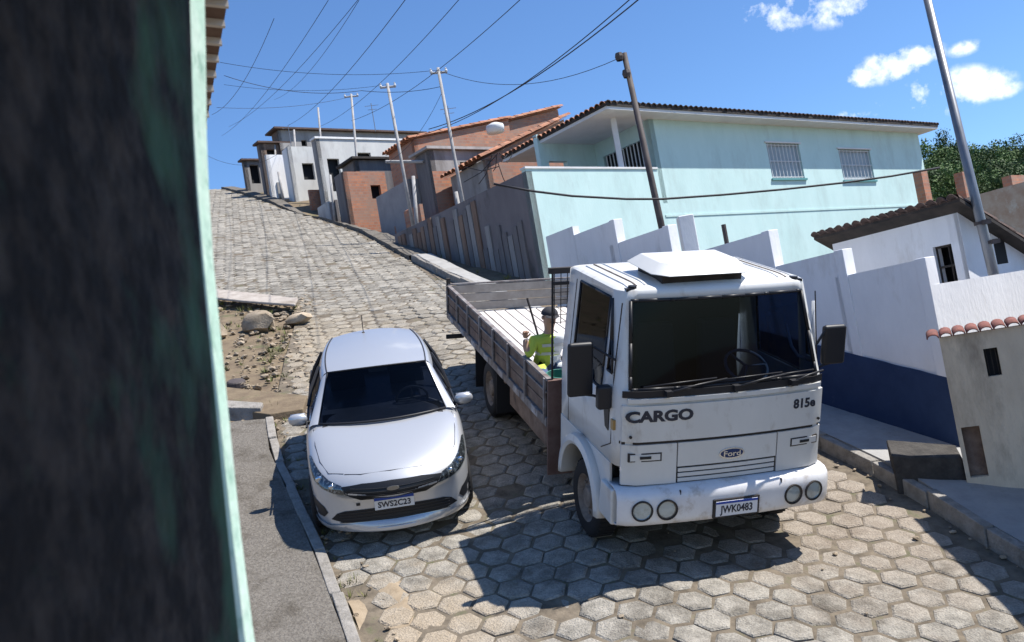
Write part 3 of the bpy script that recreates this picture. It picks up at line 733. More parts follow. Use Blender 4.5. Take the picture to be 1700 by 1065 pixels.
# load bed
BY0, BY1, FZ, TZ = 2.02, 7.50, .86, 1.30
nb = 12
for k in range(nb):
    x0 = -1.06 + 2.12 * k / nb
    MB().box((x0 + .012, BY0 + .05, FZ - .04), (x0 + 2.12 / nb - .012, BY1 - .04, FZ + random.uniform(-.002, .002))).build('floor_board', M_woodl, truck)
MB().box((-1.05, BY0 + .05, FZ - .06), (1.05, BY1 - .04, FZ - .045)).build('bed_subfloor', M_wood, truck)
for k in range(7):
    y = BY0 + .2 + k * .85; MB().box((-1.08, y, FZ - .16), (1.08, y + .08, FZ - .06)).build('cross_bearer', M_wood, truck)
M_rail = mat('painted_rail', (.26, .245, .24), .6, c2=(.12, .09, .08), scale=7, c3=(.34, .33, .33), c3scale=5)
M_trim = mat('worn_white_patch', (.50, .48, .47), .8, c2=(.2, .16, .14), scale=10)
for sd in (-1, 1):
    for i, (za, zb) in enumerate(((.88, 1.01), (1.025, 1.15), (1.165, 1.28))):
        MB().box((sd * 1.09 - .014, BY0 + .02, za), (sd * 1.09 + .014, BY1 - .02, zb)).build('side_board', M_wood, truck)
    MB().box((sd * 1.09 - .028, BY0, 1.282), (sd * 1.09 + .028, BY1, 1.31)).build('side_rail', M_rail, truck)
    MB().box((sd * 1.115 - .012, BY0, 1.15), (sd * 1.115 + .012, BY1, 1.168)).build('side_rail', M_rail, truck)
    MB().box((sd * 1.10 - .03, BY0, .78), (sd * 1.10 + .03, BY1, .875)).build('bed_edge', M_rail, truck)
    y = BY0 + .04
    for k in range(8):
        yk = BY0 + .04 + k * (BY1 - BY0 - .12) / 7
        MB().box((sd * 1.125 - .012, yk, .84), (sd * 1.125 + .012, yk + .05, 1.30)).build('side_stake', M_rail, truck)
        if k < 7: MB().box((sd * 1.135 - .006, yk + .25, .79), (sd * 1.135 + .006, yk + .5, .87)).build('reflective_patch', M_trim, truck)
    # hanging lower side panel and mud guards
    MB().box((sd * 1.07 - .01, 2.05, .50), (sd * 1.07 + .01, 3.70, .78)).build('side_guard', M_wood, truck)
    MB().box((sd * 1.0 - .13, 4.18, .22), (sd * 1.0 + .13, 4.2, .78)).build('mud_flap', M_rubber, truck); MB().box((sd * 1.0 - .13, 5.4, .22), (sd * 1.0 + .13, 5.42, .78)).build('mud_flap', M_rubber, truck)
for i in range(3):
    z = .88 + i * .143
    MB().box((-1.07, BY1 - .03, z), (1.07, BY1, z + .13)).build('tailgate_board', mat('tailgate_plank', (.25, .225, .20), .85, c2=(.34, .31, .28), scale=5, island=.1), truck)
MB().box((-1.10, BY1 - .035, 1.31), (1.10, BY1 + .005, 1.335)).build('tailgate_rail', M_rail, truck)
for x in (-1.09, 1.09): MB().box((x - .03, BY1 - .03, .80), (x + .03, BY1 + .03, 1.42)).build('tail_post', M_truckdark, truck)
MB().box((-1.32, 6.55, .66), (-1.05, 6.60, .72)).build('tail_lamp_bracket', M_truckdark, truck)
# headboard with mesh screen
MB().box((-1.1, BY0 - .03, .80), (1.1, BY0 + .02, 1.30)).build('headboard', mat('rusty_brown_board', (.12, .07, .06), .85, c2=(.18, .12, .10), scale=6), truck)
MB().box((-1.12, BY0 - .05, .24), (-.84, BY0 - .02, 1.30)).build('splash_panel', mat('rusty_brown_board', (.12, .07, .06)), truck)
fr_ = MB()
for x in (-1.06, -.80, .80, 1.06): fr_.box((x - .009, BY0 - .01, 1.3), (x + .009, BY0 + .01, 2.46))
fr_.box((-1.10, BY0 - .025, 2.44), (1.10, BY0 + .025, 2.50)).box((-1.06, BY0 - .02, 2.32), (1.06, BY0 + .02, 2.35))
fr_.build('headboard_frame', M_truckdark, truck)
ms = MB()
for k in range(30): x = -1.04 + k * .0717; ms.box((x - .004, BY0 - .004, 1.90), (x + .004, BY0 + .004, 2.44))
for k in range(6): z = 1.92 + k * .08; ms.box((-1.05, BY0 - .006, z - .003), (1.05, BY0 - .001, z + .003))
ms.build('screen_mesh', M_truckdark, truck)
MB().lathe([(.17, -.45), (.19, -.43), (.19, .43), (.17, .45), (.001, .45)], (.85, 2.9, .52), (0, 1, 0), 20).build('fuel_tank', M_truckdark, truck, auto=radians(40))

TMi = TM.inverted()
def tw(p): return TM @ V(p)

# ------------------------------------------------------------------ CAR
M_cp = mat('silver_white_paint', (.50, .51, .53), .30, metal=.45, coat=.7, spec=.5)
M_grille = mat('black_honeycomb', (.012, .013, .016), .4)
CM = pose(-1.4987, 9.5231, .1503, .80, 3.32, .74)
car = empty('hatchback', M=CM, label='silver-white hatchback parked along the left kerb beside the truck', cat='car')
# rings from the front bumper to the tail, then the plan curve is bent in
st = [ # y, z centre, z shoulder(.70w), w, z edge, z mid, z low, zbottom
 (-.07, .55, .55, .58, .52, .44, .30, .22),
 (-.04, .65, .65, .70, .62, .46, .26, .17),
 (0.04, .725, .725, .775, .68, .46, .24, .15),
 (0.18, .80, .795, .81, .73, .47, .25, .15),
 (0.42, .87, .865, .835, .78, .52, .30, .17),
 (0.75, .945, .94, .85, .84, .54, .30, .17),
 (1.05, .985, .975, .86, .88, .56, .30, .17),
 (1.30, .99, .98, .862, .90, .58, .30, .17),
 (1.9, .96, .96, .862, .92, .58, .30, .17),
 (2.7, .97, .97, .862, .93, .60, .30, .17),
 (3.4, .99, .99, .855, .94, .60, .30, .18),
 (3.75, .97, .97, .82, .93, .60, .32, .22),
 (3.93, .90, .90, .74, .86, .60, .34, .26),
 (3.98, .70, .70, .66, .70, .56, .38, .32)]
def bend(x, y):
    k = max(0, 1 - y / 1.15); kb = max(0, (y - 3.5) / .5)
    return y + (.42 * k * (abs(x) / .86) ** 2.2) - .18 * kb * (abs(x) / .8) ** 2
bm = MB(); rings = []
for (y, zc, zh, w_, ze, zm, zl, zb) in st:
    h = [(0, zc), (.38 * w_, zc * .4 + zh * .6 + .0), (.72 * w_, zh - .005), (.93 * w_, (zh + ze) / 2 + .008), (w_, ze - .03), (w_ * 1.005, zm + .02), (w_, zm - .1), (w_ * .985, zl), (w_ * .93, zb), (0, zb)]
    ring = [V((-x, bend(x, y), z)) for x, z in h] + [V((x, bend(x, y), z)) for x, z in reversed(h[1:-1])]
    rings.append(ring)
nR = len(rings[0])
for ring in rings: ring.append(ring[0])
bm.grid(rings)
cap = rings[0][:-1]; hN = 10
for ring_, fl in ((rings[0], 0), (rings[-1], 1)):
    r = ring_[:-1]; n_ = len(r); k = len(bm.v); bm.v += r
    for i in range(0, 9):   # strips between left and right halves
        pass
    for i in range(9):
        a, b = i, i + 1; c_, d_ = (n_ - b) % n_, (n_ - a) % n_
        f_ = [k + a, k + b, k + c_, k + d_]
        f_ = list(dict.fromkeys(f_))
        bm.f.append(tuple(f_)); bm.mi.append(0)
bo = bm.build('body', M_cp, car, smooth=True); clean(bo, 1e-4)
sb_ = bo.modifiers.new('sub', 'SUBSURF'); sb_.levels = 3; sb_.render_levels = 3
bake(bo)
# wheel arches
ct = MB()
for y in (.80, 3.32):
    for sd in (-1, 1): ct.lathe([(.001, -.13), (.335, -.13), (.335, .2), (.001, .2)], (sd * .80, y, .31), (sd, 0, 0), 32)
cto = ct.build('cutter', M_black); clean(cto); cto.parent = car
bb = bo.modifiers.new('b', 'BOOLEAN'); bb.object = cto; bb.operation = 'DIFFERENCE'; bb.solver = 'EXACT'
bpy.context.view_layer.update(); bake(bo); bpy.data.objects.remove(cto)
bo.data.polygons.foreach_set('use_smooth', [True] * len(bo.data.polygons)); smooth_angle(bo.data, radians(40))
bvh = BVHTree.FromPolygons([v.co for v in bo.data.vertices], [tuple(p.vertices) for p in bo.data.polygons])
F_ = (0, 1, 0)
def mir(pl): return [(-x, z) for x, z in reversed(pl)]
gr = [(-.50, .660), (-.30, .690), (0, .700), (.30, .690), (.50, .660), (.43, .545), (.33, .490), (0, .475), (-.33, .490), (-.43, .545)]
decal(bvh, gr, F_, .006, M_grille, 'upper_grille', car)
hl = [(-.505, .668), (-.62, .700), (-.71, .752), (-.79, .815), (-.815, .80), (-.80, .715), (-.775, .665), (-.70, .620), (-.58, .590), (-.455, .578)]
M_hl = mat('headlamp_inner', (.035, .037, .042), .35, metal=.5, c2=(.30, .31, .33), scale=32, f=(.52, .60))
for pl in (hl, mir(hl)):
    h_ = decal(bvh, pl, F_, .004, M_hl, 'headlight', car, .02)
    g_ = decal(bvh, pl, F_, .014, M_lampg, 'headlight_lens', h_, .03)
    xs = -1 if pl is hl else 1
    for (x, z, r) in ((-.72, .69, .040), (-.60, .65, .032)):
        hit = bvh.ray_cast(V((xs * -x * -1 if 0 else xs * abs(x), -5, z)), V((0, 1, 0)))[0]
        if hit: MB().lathe([(r, .002), (r * .8, .014), (r * .5, .018), (.001, .02)], hit, (0, -1, .0), 16).build('lamp_projector', M_chrome, h_, smooth=True)
lg = [(-.58, .365), (-.50, .385), (0, .385), (.50, .385), (.58, .365), (.64, .305), (.50, .262), (0, .250), (-.50, .262), (-.64, .305)]
decal(bvh, lg, F_, .006, M_grille, 'lower_grille', car)
fg = [(-.845, .50), (-.79, .47), (-.70, .425), (-.665, .37), (-.71, .31), (-.79, .31), (-.845, .38)]
for pl in (fg, mir(fg)): decal(bvh, pl, F_, .006, M_grille, 'fog_vent', car, .03)
lip = [(-.82, .275), (-.66, .250), (0, .232), (.66, .250), (.82, .275), (.82, .225), (.64, .195), (0, .178), (-.64, .195), (-.82, .225)]
decal(bvh, lip, F_, .022, M_cp, 'bumper_lip', car, .04)
decal(bvh, [(-.38, .43), (-.34, .43), (-.34, .46), (-.38, .46)], F_, .005, M_black, 'tow_cover', car, .03)
# honeycomb ridges
hb = MB()
for z in (.50, .53, .56, .59, .62, .65):
    pts = []
    for k in range(15):
        x = -.42 + .84 * k / 14
        if abs(x) > .30 + (z - .475) * .9: continue
        hit = bvh.ray_cast(V((x, -5, z)), V((0, 1, 0)))[0]
        if hit: pts.append(hit + V((0, -.010, 0)))
    if len(pts) > 1: hb.tube(pts, .004, 4)
for z in (.27, .30, .33, .36):
    pts = []
    for k in range(19):
        x = -.56 + 1.12 * k / 18; hit = bvh.ray_cast(V((x, -5, z)), V((0, 1, 0)))[0]
        if hit: pts.append(hit + V((0, -.010, 0)))
    hb.tube(pts, .004, 4)
hb.build('grille_bars', mat('grille_bar', (.03, .032, .036), .4), car)
hit = bvh.ray_cast(V((0, -5, .62)), V((0, 1, 0)))[0]
be = MB(); oval(be, 0, hit.y - .004, .645, .062, .022, .010); be.build('badge', mat('grey_badge', (.2, .21, .22), .3, metal=.8), car)
yp = bvh.ray_cast(V((0, -5, .42)), V((0, 1, 0)))[0].y
pl = MB().box((-.20, yp - .022, .365), (.20, yp - .008, .495)).build('licence_plate', MATS['plate_white'] if 'plate_white' in MATS else M_white, car, bevel=.003)
MB().box((-.20, yp - .0245, .465), (.20, yp - .0215, .495)).build('plate_band', MATS['plate_blue'], pl)
text('SWS2C23', .085, M_print, pl, RXM(0, yp - .025, .415), bold=.0015, sx=.95)
# hood seams and creases (modelled as thin dark grooves)
def on_body(x, y, off=.0):
    h_ = bvh.ray_cast(V((x, y, 5)), V((0, 0, -1))); return h_[0] + V((0, 0, off))
for sd in (-1, 1):
    MB().tube([on_body(sd * x, y, .0025) for x, y in ((.47, .22), (.62, .30), (.70, .50), (.745, .80), (.76, 1.15))], .004, 4).build('bonnet_seam', M_black, car)
MB().tube([on_body(x, y, .0025) for x, y in ((-.46, .21), (-.3, .15), (0, .125), (.3, .15), (.46, .21))], .004, 4).build('bonnet_seam', M_black, car)
# greenhouse patches
def curve(a, m_, b, n_=8):
    a, m_, b = V(a), V(m_), V(b); return [a * (1 - t) * (1 - t) + (m_ * 2 - (a + b) / 2) * 2 * t * (1 - t) + b * t * t for t in [k / n_ for k in range(n_ + 1)]]
wb = curve((-.70, 1.20, .975), (0, .99, 1.0), (.70, 1.20, .975)); wt = curve((-.565, 1.84, 1.36), (0, 1.73, 1.395), (.565, 1.84, 1.36))
def loft(c0, c1, n_=6, bulge=0):
    rows = []
    for i in range(n_ + 1):
        k = i / n_; rows.append([a.lerp(b, k) + V((0, -.35, .8)).normalized() * bulge * 4 * k * (1 - k) for a, b in zip(c0, c1)])
    return rows
MB().grid(loft(wb, wt, 6, .02)).build('windshield', M_glassd, car, smooth=True)
MB().tube(wb, .014, 6).tube(wt, .012, 6).tube([wb[0], wt[0]], .010, 6).tube([wb[-1], wt[-1]], .010, 6).build('windshield_seal', M_black, car, smooth=True)
rr1 = curve((-.50, 3.30, 1.40), (0, 3.36, 1.445), (.50, 3.30, 1.40)); rmid = curve((-.575, 2.5, 1.42), (0, 2.5, 1.465), (.575, 2.5, 1.42))
rows = []
for i in range(13):
    k = i / 12; row = []
    for a, m_, b in zip(wt, rmid, rr1):
        row.append(a * (1 - k) * (1 - k) + (m_ * 2 - (a + b) / 2) * 2 * k * (1 - k) + b * k * k)
    rows.append(row)
ro = MB().grid(rows).build('roof', M_cp, car, smooth=True)
sideL = {}
for sd in (-1, 1):
    e_ = 0 if sd < 0 else -1
    top = [r[e_] for r in rows]                       # roof edge
    outr = [p + V((sd * .055, 0, -.03)) for p in top]; outr2 = [p + V((sd * .085, 0, -.085)) for p in top]
    groove = [p + V((sd * .006, 0, .001)) for p in top]
    MB().grid([top, [p + V((sd * .03, 0, -.004)) for p in top], outr, outr2]).build('roof_rail', M_cp, car, smooth=True)
    MB().tube(groove, .009, 5).build('roof_groove', M_black, car)
    # A pillar
    a0 = V(wb[e_]); a1 = V(wt[e_]); b0 = V((sd * .81, 1.20, .955)); b1 = V(outr2[0])
    MB().grid([[a0.lerp(a1, k / 6), (a0.lerp(a1, k / 6) + b0.lerp(b1, k / 6)) / 2 + V((sd * .012, -.012, .012)), b0.lerp(b1, k / 6)] for k in range(7)]).build('front_pillar', M_cp, car, smooth=True)
    # side glass
    bot = [V((sd * .825, 1.20 + (3.45 - 1.20) * i / 12, .955)) for i in range(13)]
    outr3 = [V(p) for p in outr2]
    MB().grid([outr3, [(a + b) / 2 + V((sd * .02, 0, 0)) for a, b in zip(outr3, bot)], bot]).build('side_window', M_glassd, car, smooth=True)
    for i0 in (3, 8):
        p_, q_ = outr3[i0 + 1], bot[i0 + 1]; mm = (p_ + q_) / 2 + V((sd * .026, 0, 0))
        MB().tube([p_ + V((sd * .004, 0, 0)), mm, q_ + V((sd * .006, 0, 0))], .028, 5).build('door_pillar', M_black, car)
    MB().tube([p + V((sd * .01, 0, 0)) for p in bot], .012, 5).build('belt_trim', M_black, car)
    # C pillar and tail glass edges
    MB().grid([[outr3[-1], bot[-1]], [V((sd * .50, 3.42, 1.36)), V((sd * .70, 3.85, .96))]]).build('rear_pillar', M_cp, car, smooth=True)
    # mirror
    mc = V((sd * .93, 1.38, 1.0)); mm = MB(); r_ = []
    for i in range(9):
        a = pi * i / 8; r_.append([mc + V((sd * (.105 * -cos(a)), .055 * sin(a) * cos(2 * pi * j / 14) - .01, .068 * sin(a) ** .7 * sin(2 * pi * j / 14))) for j in range(15)])
    mo = mm.grid(r_).build('door_mirror', M_cp, car, smooth=True)
    MB().tube([(sd * .80, 1.36, .955), mc + V((-sd * .03, 0, -.06)), mc + V((sd * .07, 0, -.055))], .026, 8, r1=.014).build('mirror_base', M_black, mo, smooth=True)
    MB().box((mc.x - .08, mc.y + .045, mc.z - .05), (mc.x + .08, mc.y + .05, mc.z + .05)).build('mirror_glass', M_chrome, mo)
MB().grid([rr1, [V((p.x * 1.35, 3.85 - .06 * abs(p.x), .97)) for p in rr1]]).build('rear_window', M_glassd, car, smooth=True)
MB().tube([(-.10, 3.18, 1.44), (-.10, 3.30, 1.66)], .006, 6).lathe([(.03, 0), (.02, .03), (.001, .035)], (-.10, 3.18, 1.43), (0, 0, 1), 10).build('aerial', M_truckdark, car)
# interior
MB().hexa([V(p) for p in ((-.68, 1.12, .8), (.68, 1.12, .8), (.68, 1.55, .8), (-.68, 1.55, .8), (-.66, 1.12, .965), (.66, 1.12, .965), (.66, 1.5, .97), (-.66, 1.5, .97))]).build('dashboard', M_int, car)
MB().box((-.05, 1.22, .972), (.24, 1.36, .976)).build('paper_sheet', mat('paper', (.5, .5, .52), .8), car)
for x in (-.36, .36):
    MB().box((x - .24, 1.9, .5), (x + .24, 2.35, .72)).hexa([V(p) for p in ((x - .23, 2.28, .65), (x + .23, 2.28, .65), (x + .23, 2.42, .65), (x - .23, 2.42, .65), (x - .2, 2.42, 1.12), (x + .2, 2.42, 1.12), (x + .2, 2.52, 1.12), (x - .2, 2.52, 1.12))]).box((x - .12, 2.44, 1.15), (x + .12, 2.54, 1.30)).build('front_seat', M_seat, car, bevel=.03)
sw = MB(); c = V((.36, 1.62, 1.0)); A_ = V((0, .9, .43)).normalized(); e1 = V((1, 0, 0)); e2 = A_.cross(e1)
sw.tube([c + (e1 * cos(a) + e2 * sin(a)) * .18 for a in [2 * pi * k / 24 for k in range(25)]], .015, 8)
for a in (0, pi, 1.5 * pi): sw.tube([c, c + (e1 * cos(a) + e2 * sin(a)) * .18], .014, 6)
sw.build('steering_wheel', M_rim if 0 else MATS['grey_plastic'], car, smooth=True)
MB().box((-.10, 1.80, 1.31), (.12, 1.83, 1.37)).build('rear_view_mirror', MATS['grey_plastic'], car, bevel=.01)
MB().box((-.75, 1.1, .3), (.75, 3.6, .42)).box((-.7, 2.95, .4), (.7, 3.2, 1.05)).build('cabin_floor', M_int, car)
M_alloy = mat('alloy', (.45, .46, .48), .35, metal=.8)
for sd in (-1, 1):
    for y in (.80, 3.32): wheel(car, (sd * .755, y, .30), .30, .19, sd, M_alloy, 5, .66)

# ------------------------------------------------------------------ PERSON on the truck bed (truck coordinates)
M_skin = mat('skin', (.42, .26, .18), .6); M_neon = mat('hi_vis_cloth', (.46, .56, .08), .8, bump=.2); M_shirt = mat('white_shirt', (.72, .74, .74), .85, bump=.2); M_jean = mat('jeans', (.07, .10, .18), .9); M_hair = mat('dark_cap', (.03, .03, .035), .8)
per_ = empty('person', M=TM @ Matrix.Translation((-.80, 3.02, FZ)), label='worker in yellow-green and white shirt and dark cap crouching on the truck bed', cat='person')
def skin_mesh(verts, edges, radii, name, m, parent, lv=2):
    me = bpy.data.meshes.new(name); me.from_pydata(verts, edges, []); o = bpy.data.objects.new(name, me); col.objects.link(o)
    md = o.modifiers.new('skin', 'SKIN'); md.use_smooth_shade = True
    for i, r in enumerate(radii):
        sv = me.skin_vertices[0].data[i]; sv.radius = (r, r) if not isinstance(r, tuple) else r; sv.use_root = (i == 0)
    s_ = o.modifiers.new('sub', 'SUBSURF'); s_.levels = lv; s_.render_levels = lv
    bpy.context.view_layer.update(); bake(o)
    for mm in (m if isinstance(m, list) else [m]): o.data.materials.append(mm)
    o.parent = parent; return o
# joints: facing the camera side (-y), hips low, kneeling; local origin on the boards
vt = [(0, 0, .30), (0, -.02, .45), (0, -.04, .60), (.0, -.05, .68), (0, -.05, .76), (0, -.065, .84), (0, -.07, .93), (0, -.075, .985),   # 0 pelvis..7 crown
      (-.19, -.05, .645), (-.27, -.10, .46), (-.30, -.12, .50), (-.30, -.16, .60),   # 8 sh,9 elbow? replaced below
      (.19, -.03, .64), (.25, -.06, .40), (.20, -.26, .30), (.18, -.33, .28),       # 12..15 right arm
      (-.11, -.02, .26), (-.17, -.40, .30), (-.15, -.20, .07), (-.15, -.05, .05),   # left leg kneel 16..19
      (.11, -.02, .26), (.19, -.42, .34), (.17, -.42, .10), (.17, -.55, .04)]      # right leg 20..23
vt[8] = (-.19, -.06, .63); vt[9] = (-.26, -.13, .46); vt[10] = (-.285, -.08, .56); vt[11] = (-.29, -.06, .66)
ed = [(0, 1), (1, 2), (2, 3), (3, 4), (4, 5), (5, 6), (6, 7), (2, 8), (8, 9), (9, 10), (10, 11), (2, 12), (12, 13), (13, 14), (14, 15), (0, 16), (16, 17), (17, 18), (18, 19), (0, 20), (20, 21), (21, 22), (22, 23)]
rd = [(.15, .12), (.14, .10), (.16, .11), (.07, .07), (.052, .052), (.078, .09), (.082, .098), (.05, .06), .072, .05, .042, .03, .072, .05, .042, .03, .10, .075, .055, .05, .10, .075, .055, .05]
pb = skin_mesh(vt, ed, rd, 'body', [M_skin, M_neon, M_shirt, M_jean], per_)
for p in pb.data.polygons:
    c = p.center
    if c.z > .705: i = 0
    elif c.x < -.23 and c.z > .52 and c.y > -.14 and c.x < -.255: i = 0
    elif c.y < -.28 and c.z > .22 and c.x > .13 and c.z < .31 and c.y > -.36: i = 0
    elif c.z > .34 and not (c.y < -.3): i = 1 if c.x < .03 + .02 * sin(c.z * 30) else 2
    else: i = 3
    p.material_index = i; p.use_smooth = True
# face, cap, hand
MB().lathe([(.001, -.0), (.016, .012), (.012, .03), (.001, .036)], (0, -.148, .885), (0, -1, -.2), 8).build('nose', M_skin, per_, smooth=True)
for x in (-.032, .032): MB().lathe([(.011, 0), (.008, .006), (.001, .008)], (x, -.15, .912), (0, -1, 0), 8).build('eye', M_dark, per_)
MB().box((-.024, -.148, .853), (.024, -.138, .860)).build('mouth', mat('lip', (.22, .10, .08), .6), per_)
for x in (-.083, .083): MB().lathe([(.024, -.01), (.026, .0), (.014, .010), (.001, .010)], (x, -.06, .895), (1 if x > 0 else -1, 0, 0), 10).build('ear', M_skin, per_, smooth=True)
hc = MB(); rows = []
for i in range(7):
    a = (pi / 2) * i / 6; rows.append([V((.098 * cos(a) * cos(b), -.068 + .112 * cos(a) * sin(b), .935 + .085 * sin(a))) for b in [2 * pi * j / 18 for j in range(19)]])
hc.grid(rows); hc.grid([[V((x, -.17 - dy * (1 - (x / .085) ** 2), .938 - dy * .25)) for x in [-.08 + .16 * k / 8 for k in range(9)]] for dy in (-.02, .03, .075)])
hc.build('cap', M_hair, per_, smooth=True)
hand0 = V((-.29, -.06, .67))
def hand(c, dirs, side, name):
    palm = [c + V(d) for d in ((0, 0, 0), (0, -.004, .035), (0, -.008, .065))]
    verts = [tuple(p) for p in palm]; edges = [(0, 1), (1, 2)]; rad = [(.026, .016), (.034, .017), (.036, .015)]
    for k in range(4):
        b = palm[2] + V(((k - 1.5) * .018, 0, .004)); L_ = (.030, .036, .034, .026)[k]; n0 = len(verts)
        verts += [tuple(b), tuple(b + V((0, -.016, L_ * .8))), tuple(b + V((0, -.04, L_ * .75))), tuple(b + V((0, -.055, L_ * .35)))]
        edges += [(2, n0), (n0, n0 + 1), (n0 + 1, n0 + 2), (n0 + 2, n0 + 3)]; rad += [.010, .009, .0085, .007]
    n0 = len(verts); b = palm[1]
    verts += [tuple(b + V((side * .034, -.006, .0))), tuple(b + V((side * .05, -.022, .02))), tuple(b + V((side * .046, -.04, .036)))]
    edges += [(1, n0), (n0, n0 + 1), (n0 + 1, n0 + 2)]; rad += [.012, .010, .008]
    return skin_mesh(verts, edges, rad, name, M_skin, per_, 1)
hand(V(vt[11]) + V((0, 0, .0)), None, 1, 'hand')
h2 = hand(V((0, 0, 0)), None, -1, 'hand'); h2.data.transform(Matrix.Translation(V(vt[15])) @ Matrix.Rotation(radians(100), 4, 'X'))
bvp = BVHTree.FromPolygons([v.co for v in pb.data.vertices], [tuple(p.vertices) for p in pb.data.polygons])
for z0_ in (.46, .56):
    rows = []
    for zz in (z0_, z0_ + .035):
        rw = []
        for k in range(17):
            a = 2 * pi * k / 16; h_ = bvp.ray_cast(V((0, -.04, zz)), V((cos(a), sin(a), 0)))[0]; d_ = V((cos(a), sin(a), 0)); L_ = min(.185, (h_ - V((0, -.04, zz))).length if h_ else .15); rw.append(V((0, -.04, zz)) + d_ * (L_ + .006))
        rows.append(rw)
    MB().grid(rows).build('reflective_band', mat('reflective_tape', (.55, .56, .55), .35), per_, smooth=True)
MB().box((-.02, -.168, .40), (.06, -.163, .46)).build('shirt_pocket', M_shirt, per_)

# things lying on the bed
M_ybk = mat('yellow_paint', (.60, .45, .04), .6)
bx = empty('striped_box', M=TM @ Matrix.Translation((-.52, 2.35, FZ)), label='black and yellow striped box standing behind the cab on the truck bed', cat='box')
MB().box((-.13, -.13, 0), (.13, .13, .62)).build('box_body', mat('box_dark', (.05, .05, .05), .7), bx, bevel=.01)
for k in range(4): MB().box((-.136, -.136, .08 + k * .14), (.136, .136, .14 + k * .14)).build('yellow_stripe', M_ybk if k % 2 == 0 else M_shirt, bx)
bn = MB(); bn.lathe([(.001, 0), (.15, 0), (.17, .05), (.18, .22), (.185, .24), (.17, .24), (.165, .06), (.001, .05)], (0, 0, 0), (0, 0, 1), 20)
bn.build('plastic_basin', mat('green_plastic', (.06, .20, .16), .5), None, auto=radians(40), label='green plastic basin behind the cab by the truck bed rail', cat='basin').matrix_world = TM @ Matrix.Translation((-.86, 2.27, FZ + .18))
cr_ = MB().box((-.17, -.17, 0), (.17, .17, .175)); o = cr_.build('wooden_crate', M_wood, None, bevel=.01, label='dark wooden crate under the green basin in the bed corner', cat='crate'); o.matrix_world = TM @ Matrix.Translation((-.86, 2.27, FZ))
o = MB().tube([(0, 0, 0), (-.22, .25, .95)], .014, 8).build('metal_rod', M_truckdark, None, label='thin dark rod leaning up behind the worker on the truck bed', cat='rod'); o.matrix_world = TM @ Matrix.Translation((-.62, 3.5, FZ + .014))
o = MB().tube([(0, 0, 0), (-.28, 1.0, .0)], .022, 8).build('iron_bar', M_truckdark, None, label='short dark bar lying on the pale bed boards behind the cab', cat='bar'); o.matrix_world = TM @ Matrix.Translation((-.05, 3.6, FZ + .024))

# ------------------------------------------------------------------ street wall (white with blue band, stepping down)
def vplane(u, v, A, d):
    """point where the pixel's ray meets the upright plane through A along d"""
    nn = V((-d.y, d.x, 0)); r = ray(u, v); return r * (A.dot(nn) / r.dot(nn))
WA = V((4.07, 12.25, 0)); WD = V((.5046, -.8634, 0)).normalized(); WN = V((-WD.y, WD.x, 0))   # WN points away from the street
if WN.x < 0: WN = -WN
wall = empty('street_wall', WG(4.9, 10.9), 'grey-white yard wall stepping down beside the street, dark blue band along its foot', 'wall')
def seg_wall(u0, v0, u1, v1, name, th=.14, down=None, m=M_white, parent=wall, pillar=False):
    a = vplane(u0, v0, WA, WD); b = vplane(u1, v1, WA, WD); zt_ = (a.z + b.z) / 2
    mb = MB(); q = [a, b, b + WN * th, a + WN * th]
    mb.hexa([V((p.x, p.y, G(p.x, p.y) - .3)) for p in q] + [V((p.x, p.y, zt_)) for p in q])
    return mb.build(name, m, parent), zt_, a, b
def par(o, root): o.parent = root; o.matrix_parent_inverse = root.matrix_world.inverted(); return o
bpy.context.view_layer.update()
_, z1, a1, b1 = seg_wall(906, 393, 950, 375, 'wall_section', parent=None); par(_, wall)
for (u0, v0, u1, v1, w_) in ((966, 388, 1012, 368, 0), (1026, 408, 1100, 375, 0), (1115, 432, 1265, 387, 0), (1282, 447, 1385, 416, 0), (1400, 458, 1520, 433, 0)):
    _, z1, a1, b1 = seg_wall(u0 - 14, v0 + 2, u1, v1, 'wall_section', parent=None); par(_, wall)
    # end pillar, taller than the section that follows
    mb = MB(); c = b1; e = b1 + WD * .14; q = [c - WN * .02, e - WN * .02, e + WN * .17, c + WN * .17]
    mb.hexa([V((p.x, p.y, G(p.x, p.y) - .3)) for p in q] + [V((p.x, p.y, z1 + .015)) for p in q]); par(mb.build('pillar', M_white, None, bevel=.01), wall)
wall_end = b1.copy()
# blue band, proud by 3 mm
rows = [[], []]
for k in range(41):
    p = WA + WD * (-3.0 + (wall_end + WD * .14 - WA).dot(WD) * k / 40 + 3.0 * k / 40); p = p - WN * .024
    rows[0].append(WG(p.x, p.y, -.1)); rows[1].append(WG(p.x, p.y, .97 + .012 * noise.noise(V((k * .45, 0, 0)))))
o = MB().grid(rows).build('blue_band', M_blue, None); m_ = o.modifiers.new('s', 'SOLIDIFY'); m_.thickness = .004; par(o, wall)

# return wall facing downhill (lit), with the white house behind
RD = V((WN.x * .97 + .12, WN.y + .0, 0)).normalized()
e0 = wall_end + WD * .14
z_r = vplane(1600, 464, V((e0.x, e0.y, 0)), RD).z
mb = MB(); q = [V((e0.x, e0.y, 0)), V((e0.x, e0.y, 0)) + RD * 7, V((e0.x, e0.y, 0)) + RD * 7 - WD * .14, V((e0.x, e0.y, 0)) - WD * .14]
mb.hexa([V((p.x, p.y, G(p.x, p.y) - 1)) for p in q] + [V((p.x, p.y, z_r)) for p in q])
mb.build('side_yard_wall', M_white, None, label='sunlit white yard wall behind the tile-capped beige wall', cat='wall')

